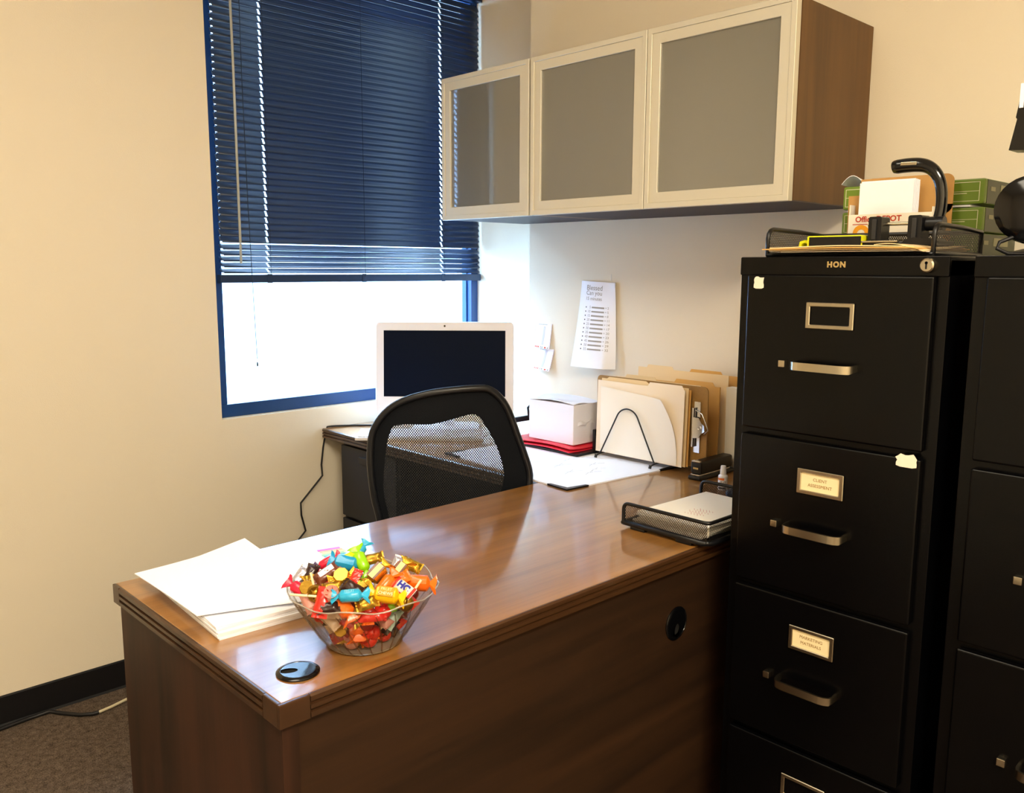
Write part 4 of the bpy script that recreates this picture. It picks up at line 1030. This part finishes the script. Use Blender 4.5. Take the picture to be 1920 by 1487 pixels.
obj('blue_mark', MB().obox((-1.4239, -1.1608, ZD+.0031), (.97, .25, 0), (-.25, .97, 0), (0, 0, 1), .006, .0075, .0003), mat('blue_ink', '#2f8fd0', .6), fs, smooth=0)
rb = thing('page_flags', 'rainbow striped page flags lying behind the candy bowl', 'page flags', (-1.335, -1.215, ZD+.003))
cols = ('#e06fd8', '#f2c7a8', '#f3e6b4', '#a9e3c4', '#66c6dc', '#5a86e0')
uxr = Vector((.965, -.262, 0)); uyr = Vector((.262, .965, 0)); q0 = Vector((-1.3399, -1.1898, ZD+.0031))
for k, hx in enumerate(cols):
    obj('flag', MB().obox(q0+uxr*(.023+.002*(k % 3))-uyr*(.0055+k*.0105)-uxr*0+Vector((0, 0, .0004)), uxr, uyr, (0, 0, 1), .023, .0045, .0004), mat('flag_%d' % k, hx, .6), rb, smooth=0)
sm = MB()
for k in range(6):
    sm.obox(Vector((-1.585+k*.028, -1.172-.004*k, ZD+.0255)), (.96, -.27, 0), (.27, .96, 0), (0, 0, 1), .012, .001, .0002)

# ------------------------------------------------------------------ candy bowl
BC = Vector((-1.5102, -1.6113, ZD+.0004))
NL = 24
def flute(th, i, r, z_):
    tt = i/7
    if r > .045: r = r*(1+.034*abs(math.cos(NL/2*(th+.5*tt)))**1.5*min(1, tt*2)*(1-.7*(i == 7)))
    if i >= 6: z_ = z_ + .0035*math.cos(8*th)
    if i >= 6: r = r*(1+.025*math.cos(8*th))
    return r, z_
M['bowlglass'] = thin_glass('bowl_glass', (.96, .95, .93), .05, .55, .03, facing=(.30, .25, .20))
bowl = thing('candy_bowl', 'clear fluted glass bowl heaped with wrapped candies', 'bowl', BC)
prof_o = [(.020, .0), (.053, .0), (.058, .006), (.069, .022), (.081, .042), (.0945, .064), (.105, .082), (.1125, .0905)]
prof_i = [(.1105, .0905), (.1025, .081), (.092, .064), (.0785, .043), (.066, .024), (.052, .0085), (.020, .006)]
b = MB(); _, rg1 = b.lathe(prof_o, BC, 144, flute)
obj('bowl_wall', b, 'bowlglass', bowl, smooth=30)
rimb = MB(); rimb.tube([Vector(BC)+Vector((flute(2*math.pi*j/96, 7, .1125, .0905)[0]*math.cos(2*math.pi*j/96), flute(2*math.pi*j/96, 7, .1125, .0905)[0]*math.sin(2*math.pi*j/96), flute(2*math.pi*j/96, 7, .1125, .0905)[1])) for j in range(96)], .0011, 6, closed=True)
M['rimglass'] = mat('rim_glass', '#d9d0c2', .08, trans=.6, spec=.6)
obj('rim', rimb, 'rimglass', bowl, smooth=60)
fb = MB()
for k in range(NL):
    pts = []
    for i in range(1, 7):
        th = 2*math.pi*k/NL-.5*i/7; r_, z_ = prof_o[i]; r_ *= 1+.030*min(1, 2*i/7)
        pts.append(BC+Vector((r_*math.cos(th), r_*math.sin(th), z_)))
    fb.tube(pts, [.0006, .0010, .0012, .0012, .0011, .0007], 6)
M['fluteglass'] = thin_glass('flute_glass', (.86, .83, .78), .10, .6, .05, facing=(.45, .38, .30))
obj('flutes', fb, 'fluteglass', bowl, smooth=60)
bt = MB(); bt.lathe([(.0005, .0002), (.052, .0002), (.056, .002), (.057, .005), (.054, .006), (.0005, .0045)], BC, 64); obj('foot_ring', bt, 'rimglass', bowl, smooth=50)

def cm_(name, colr, rough=.28, metal=0, coat=.4): return mat('candy_'+name, colr, rough, metal, coat=coat, bump=.25, bscale=220)
CM = dict(pink=cm_('pink', '#e2213f'), blue=cm_('blue', '#1790c4'), lblue=cm_('light_blue', '#2aa6d2'), green=cm_('green', '#8fd012'), lime=cm_('lime', '#c3d814'),
          gold=cm_('gold', '#e0b03a', .25, .85, 0), dgold=cm_('deep_gold', '#a8802a', .3, .8, 0), brown=cm_('brown', '#6b3420'), dbrown=cm_('dark_brown', '#2c1410'), orange=cm_('orange', '#f26a14'),
          yellow=cm_('yellow', '#f2b90c'), white=cm_('white', '#efe9e2'), red=cm_('red', '#d2281c'), dred=cm_('dark_red', '#8c1d18'), beige=cm_('beige', '#d9bda0', .4), purple=cm_('purple', '#3a2252'),
          teal=cm_('teal', '#b7d2c8', .3), stick=mat('paper_stick', '#ecd9b0', .7), pinkish=cm_('pinkish', '#c98a7c', .35), silver=cm_('silver', '#c9c6d2', .25, .6, 0))
CMESH = {}
def roll_mesh(L, r, fan, sq=0):
    b = MB(); n_ = 12
    pts = [(-L/2-fan, 0, 0), (-L/2-fan*.8, 0, 0), (-L/2-fan*.15, 0, 0), (-L/2+.001, 0, 0), (-L/2+.003, 0, 0), (0, 0, 0), (L/2-.003, 0, 0), (L/2-.001, 0, 0), (L/2+fan*.15, 0, 0), (L/2+fan*.8, 0, 0), (L/2+fan, 0, 0)]
    ry = [1.5, 1.25, .35, .8, 1, 1.02, 1, .8, .35, 1.25, 1.5]; rz = [.10, .16, .3, .8, 1, 1.02, 1, .8, .3, .16, .10]
    rings = []
    for i, p_ in enumerate(pts):
        ring = []
        for j in range(n_):
            th = 2*math.pi*j/n_; cy, cz = math.cos(th), math.sin(th)
            if sq: k = 1/max(abs(cy), abs(cz))*.55+.45; cy *= k; cz *= k
            wv = 1+(.12*math.sin(3*th+i) if i in (0, 1, 9, 10) else .03*math.sin(5*th+2*i)); 
            off = .25*r*math.sin(4*cy+i)*(1 if i in (0, 10) else .4 if i in (1, 9) else 0)
            ring.append(b.bm.verts.new((p_[0]+(.15*fan*math.sin(5*cy) if i in (0, 10) else 0), cy*r*ry[i]*wv, cz*r*rz[i]*wv+off)))
        rings.append(ring)
    for i in range(len(rings)-1):
        for j in range(n_): b.bm.faces.new((rings[i][j], rings[i][(j+1) % n_], rings[i+1][(j+1) % n_], rings[i+1][j]))
    b.bm.faces.new(rings[0]); b.bm.faces.new(rings[-1]); return b
def bar_mesh(L, w_, h): 
    b = MB()
    def P_(u, v):
        e = min(u, 1-u)*6; k = min(1, e)
        return ((u-.5)*L, (v-.5)*w_*(1+.06*(1-k)), 0)
    nu, nv = 14, 8
    for sg_ in (1, -1):
        def Q(u, v, sg_=sg_):
            p_ = P_(u, v); e = max(0, min(1, (min(u, 1-u)-.08)*9)); c = (1-abs(2*v-1)**3); wr = .0008*math.sin(23*v+5*u) if e < .4 else .0005*math.sin(17*u+9*v)
            return (p_[0], p_[1], sg_*h*.5*e*c+wr)
        b.grid(Q, nu, nv)
    bmesh.ops.remove_doubles(b.bm, verts=b.bm.verts[:], dist=.0002); return b
def cup_mesh(r, h):
    b = MB(); n_ = 8
    b.lathe([(.0003, h), (r*.86, h), (r*.97, h*.8), (r, h*.1), (r*.9, -h*.6), (.0003, -h*.6)], ID, 8)
    for s_ in (1, -1): b.grid(lambda u, v, s_=s_: (s_*(r*.85+r*.8*u), (v-.5)*r*(.5+1.3*u), h*.2*math.sin(9*v)*u), 3, 8)
    return b
def ball_mesh(r):
    b = MB().sphere((0, 0, 0), r, n=16)
    for s_ in range(6):
        a = R(60*s_); b.grid(lambda u, v, a=a: ((r*.35+r*.5*u)*math.cos(a+(v-.5)*(.5+.6*u)), (r*.35+r*.5*u)*math.sin(a+(v-.5)*(.5+.6*u)), r*.9+r*.55*u), 2, 4)
    return b
def candy_mesh(kind, colr):
    k = (kind, colr)
    if k not in CMESH:
        b = {'roll': lambda: roll_mesh(.026, .0075, .010), 'fat': lambda: roll_mesh(.030, .0092, .012), 'big': lambda: roll_mesh(.033, .011, .011, 1), 'bar': lambda: bar_mesh(.046, .022, .013), 'mini': lambda: bar_mesh(.034, .019, .012),
             'cup': lambda: cup_mesh(.0125, .008), 'gold': lambda: roll_mesh(.027, .0105, .009, 1), 'pop': lambda: ball_mesh(.0125), 'scrap': lambda: bar_mesh(.022, .014, .003)}[kind]()
        me = bpy.data.meshes.new(kind); b.bm.to_mesh(me); b.bm.free(); finish(me, 40); me.materials.append(CM[colr]); CMESH[k] = me
    return CMESH[k]
IMGUP = (Vector((0, 0, .78))+FWH*.62).normalized()
NRM = (Vector((0, 0, .75))-FWH*.66).normalized()
def basis(p_, deg, tilt=0):
    x = RT*math.cos(R(deg))+IMGUP*math.sin(R(deg)); x = (x+NRM*math.sin(R(tilt))).normalized()
    y = NRM.cross(x).normalized(); z_ = x.cross(y)
    return Matrix(((x.x, y.x, z_.x, p_[0]), (x.y, y.y, z_.y, p_[1]), (x.z, y.z, z_.z, p_[2]), (0, 0, 0, 1)))
def candy(kind, colr, p_, deg, label, tilt=0, s_=1.0, name='wrapped_candy', cat='candy', group='candies in the glass bowl'):
    o = bpy.data.objects.new(name, candy_mesh(kind, colr)); COL.objects.link(o)
    m4 = basis(p_, deg, tilt) @ Matrix.Scale(s_, 4); o.matrix_world = m4
    ROOTM[o.name] = m4
    return tag(o, label, cat, group)
def pop(colr, p_, deg, L, label, tilt=0, head=True):
    m4 = basis(p_, deg, tilt)
    t = bpy.data.objects.new('lollipop', candy_mesh('pop', colr) if head else None); COL.objects.link(t); t.matrix_world = m4; ROOTM[t.name] = m4
    tag(t, label, 'lollipop', 'candies in the glass bowl')
    obj('lollipop_stick', MB().cyl((.008, 0, 0), (L, 0, 0), .0019, 10), CM['stick'], t, local=True, smooth=50)
    return t
CX = [
 ('fat', 'pink', (-1.6052, -1.5913, .8346), -28, 'pink wrapped candy at the left rim of the bowl'),
 ('roll', 'pink', (-1.5443, -1.567, .8560), 35, 'pink wrapped candy at the back of the heap'),
 ('big', 'blue', (-1.5380, -1.6100, .8640), -12, 'large light blue wrapped candy near the top of the heap'),
 ('roll', 'lblue', (-1.5010, -1.588, .8660), 60, 'blue candy with its twist pointing straight up'),
 ('fat', 'green', (-1.5210, -1.6250, .8660), -62, 'green wrapped candy leaning near the top of the heap'),
 ('bar', 'brown', (-1.5684, -1.6043, .8540), 38, 'brown chocolate packet with a white label'),
 ('mini', 'dbrown', (-1.5790, -1.5751, .8468), 75, 'dark brown chocolate packet at the back left of the heap'),
 ('cup', 'gold', (-1.5623, -1.6353, .8560), 20, 'octagonal gold foil cup in the middle of the heap'),
 ('cup', 'dgold', (-1.5981, -1.599, .8366), 100, 'gold foil cup standing at the left of the heap'),
 ('scrap', 'red', (-1.5489, -1.6513, .8577), 70, 'red wrapper tip above the gold foil cup'),
 ('fat', 'lblue', (-1.5732, -1.6737, .8408), 4, 'blue wrapped candy lying across the front of the bowl'),
 ('gold', 'gold', (-1.5192, -1.6626, .8580), 50, 'large gold foil candy with a pale label in the middle'),
 ('gold', 'gold', (-1.4832, -1.6687, .8531), 55, 'gold foil candy with a pale label toward the right'),
 ('mini', 'gold', (-1.4419, -1.6444, .8468), -25, 'yellow gold foil candy at the right back rim'),
 ('mini', 'dgold', (-1.5013, -1.6261, .8664), 15, 'gold foil candy at the back beside the green one'),
 ('fat', 'orange', (-1.5203, -1.6840, .8458), 55, 'orange candy standing behind the yellow one'),
 ('big', 'orange', (-1.4650, -1.6902, .8363), -4, 'large orange candy overhanging the right rim'),
 ('big', 'yellow', (-1.5290, -1.6998, .8373), -8, 'yellow printed candy at the front right of the heap'),
 ('mini', 'white', (-1.4989, -1.7002, .8397), -36, 'white candy with blue letters and red ends'),
 ('mini', 'dbrown', (-1.5622, -1.6628, .8459), -30, 'dark brown wrapper in the hollow behind the blue candy'),
 ('mini', 'dgold', (-1.5787, -1.6380, .8447), 10, 'crumpled gold wrapper behind the blue candy'),
 ('mini', 'dgold', (-1.5560, -1.6900, .8294), 20, 'olive gold wrapper at the front inside the rim'),
 ('scrap', 'purple', (-1.5630, -1.5560, .8460), 50, 'purple wrapper at the far back of the heap'),
 ('bar', 'red', (-1.6005, -1.6439, .8295), 82, 'thin red and orange packet standing upright at the left'),
 ('mini', 'dbrown', (-1.5975, -1.6536, .8242), 10, 'dark chocolate packet behind the orange front candy'),
 ('fat', 'green', (-1.5165, -1.6830, .8106), 14, 'bright green candy behind the glass at the front right'),
 ('big', 'orange', (-1.5760, -1.6580, .8210), -52, 'orange candy diving down behind the front glass'),
 ('big', 'orange', (-1.5490, -1.6510, .7853), -80, 'orange red candy low behind the front glass'),
 ('bar', 'red', (-1.5430, -1.6800, .8053), 5, 'shiny red packet behind the front glass under the rim'),
 ('mini', 'beige', (-1.5775, -1.6270, .7908), -40, 'pale beige wrapper behind the left front glass'),
 ('mini', 'teal', (-1.5030, -1.6760, .7871), 60, 'pale mint wrapper behind the right front glass'),
 ('mini', 'dred', (-1.5600, -1.6270, .7635), 30, 'dark red wrapper low behind the left front glass'),
 ('mini', 'orange', (-1.4950, -1.6850, .8480), 30, 'small orange wrapper between the gold foil candies'),
 ('scrap', 'yellow', (-1.5095, -1.7020, .8260), -45, 'yellow twist end hanging at the front rim'),
 ('roll', 'lime', (-1.5360, -1.6060, .8690), 30, 'lime green twist at the peak of the heap'),
 ('mini', 'silver', (-1.5900, -1.5650, .8440), 60, 'silver wrapper at the back left rim'),
 ('mini', 'pinkish', (-1.6060, -1.6160, .8230), -60, 'pinkish wrapper just inside the left glass'),
 ('mini', 'silver', (-1.4560, -1.6250, .8440), 70, 'clear silver wrapper at the back right rim'),
]
for kind, colr, p_, deg, lab in CX: candy(kind, colr, p_, deg, lab)
bpy.context.view_layer.update()
def on_candy(lab, name, mb_or_me, m_):
    for o in bpy.data.objects:
        if o.get('label') == lab: return obj(name, mb_or_me, m_, o, local=True, smooth=0)
def tmesh(s_, size, z_, dy=0, dx=0, bold=.0):
    me = text_mesh(s_, size, ext=.0002, bold=bold); me.transform(Matrix.Translation((dx, dy, z_))); return me
YL = 'yellow printed candy at the front right of the heap'
on_candy(YL, 'printed_patch', MB().box(-.011, .011, -.0075, .0075, .0104, .0116), mat('amber_patch', '#c98a10', .5))
on_candy(YL, 'lettering', tmesh('FRUIT', .0062, .0118, .0032), mat('cream_letter', '#f6dfa0', .6)); on_candy(YL, 'lettering', tmesh('CHEWS', .0062, .0118, -.0032), 'cream')
WLB = 'white candy with blue letters and red ends'
on_candy(WLB, 'blue_letters', tmesh('HC', .0135, .0067, 0, 0, .0008), mat('blue_letter', '#1d1f8f', .5))
on_candy(WLB, 'red_ends', MB().box(-.0165, -.0125, -.0095, .0095, -.001, .004, .001).box(.0125, .0165, -.0095, .0095, -.001, .004, .001).box(-.0125, .0125, -.0102, -.0085, -.001, .003, .0005), CM['red'])
for gl_, dxx in (('large gold foil candy with a pale label in the middle', 0), ('gold foil candy with a pale label toward the right', 0)):
    on_candy(gl_, 'pale_label', MB().box(-.012, .012, -.0052, .0035, .0103, .0112), mat('pale_green_label', '#c8c990', .5))
    on_candy(gl_, 'brown_stripe', MB().box(-.012, .012, .0036, .0070, .0103, .0111).box(-.012, .012, -.0082, -.0053, .0103, .0111), CM['brown'])
on_candy('brown chocolate packet with a white label', 'white_label', MB().box(-.011, .013, -.003, .006, .0060, .0068), mat('lilac_label', '#d5d2e0', .5))
on_candy('blue wrapped candy lying across the front of the bowl', 'lettering', tmesh('FRUIT', .0055, .0097, .0022), mat('pale_blue_letter', '#8ed4e6', .5))
pop('pinkish', (-1.5465, -1.6335, ZD+.0185), 75, .055, 'pinkish lollipop resting on the glass bottom of the bowl', -10)
pop('red', (-1.5290, -1.6530, ZD+.0225), 40, .06, 'red and white lollipop low behind the front glass', 15)
pop('dgold', (-1.4985, -1.7035, .8180), 52, .040, 'lollipop stick pointing up at the right rim', 20)
pop('pinkish', (-1.5850, -1.6460, .8330), 176, .062, 'lollipop whose stick pokes out over the left rim', 0)
pop('dgold', (-1.5930, -1.6120, .8330), 108, .030, 'lollipop stick upright beside the gold cup', 35)
# the candies lower down, only glimpsed through the glass
fq = random.Random(21)
fill = [('mini', 'red'), ('pop', 'dred'), ('mini', 'pinkish'), ('mini', 'brown'), ('pop', 'pinkish'), ('mini', 'beige'), ('cup', 'dgold'), ('mini', 'orange'), ('pop', 'red'), ('mini', 'dbrown')]
idx = 0
for layer, (z_, rad, cnt) in enumerate(((.019, .038, 10), (.036, .051, 12), (.054, .062, 15), (.072, .074, 17), (.016, .016, 4), (.034, .022, 4), (.052, .034, 7), (.073, .046, 9))):
    for k in range(cnt):
        a = 2*math.pi*(k+.5*layer)/cnt+fq.uniform(-.1, .1)
        p_ = BC+Vector((rad*math.cos(a), rad*math.sin(a), z_+fq.uniform(-.002, .002)))
        kind, colr = fill[idx % len(fill)]; idx += 1
        front = (p_-BC).dot(FWH) < -.01
        candy(kind, colr, p_, fq.uniform(0, 180), 'assorted wrapped candy glimpsed lower down through the fluted glass', fq.uniform(-25, 25), .92, group='candies low in the glass bowl')

# ------------------------------------------------------------------ cord on the floor by the baseboard
fc = thing('extension_cord', 'black cord with a pale plug end on the carpet along the baseboard', 'cord', (-1.55, -.06, 0))
obj('cord', MB().tube([(-2.1, -.09, .006), (-1.9, -.06, .006), (-1.75, -.040, .006), (-1.69, -.035, .006), (-1.62, -.026, .006), (-1.56, -.024, .007), (-1.535, -.06, .006), (-1.50, -.105, .006), (-1.47, -.125, .006), (-1.455, -.128, .007)], .0055, 10), 'cable', fc, smooth=60)
obj('plug_end', MB().tube([(-1.456, -.128, .007), (-1.42, -.123, .008), (-1.36, -.105, .008)], .0042, 10), mat('cream_plug', '#d8cba8', .5), fc)
bpy.context.view_layer.update()
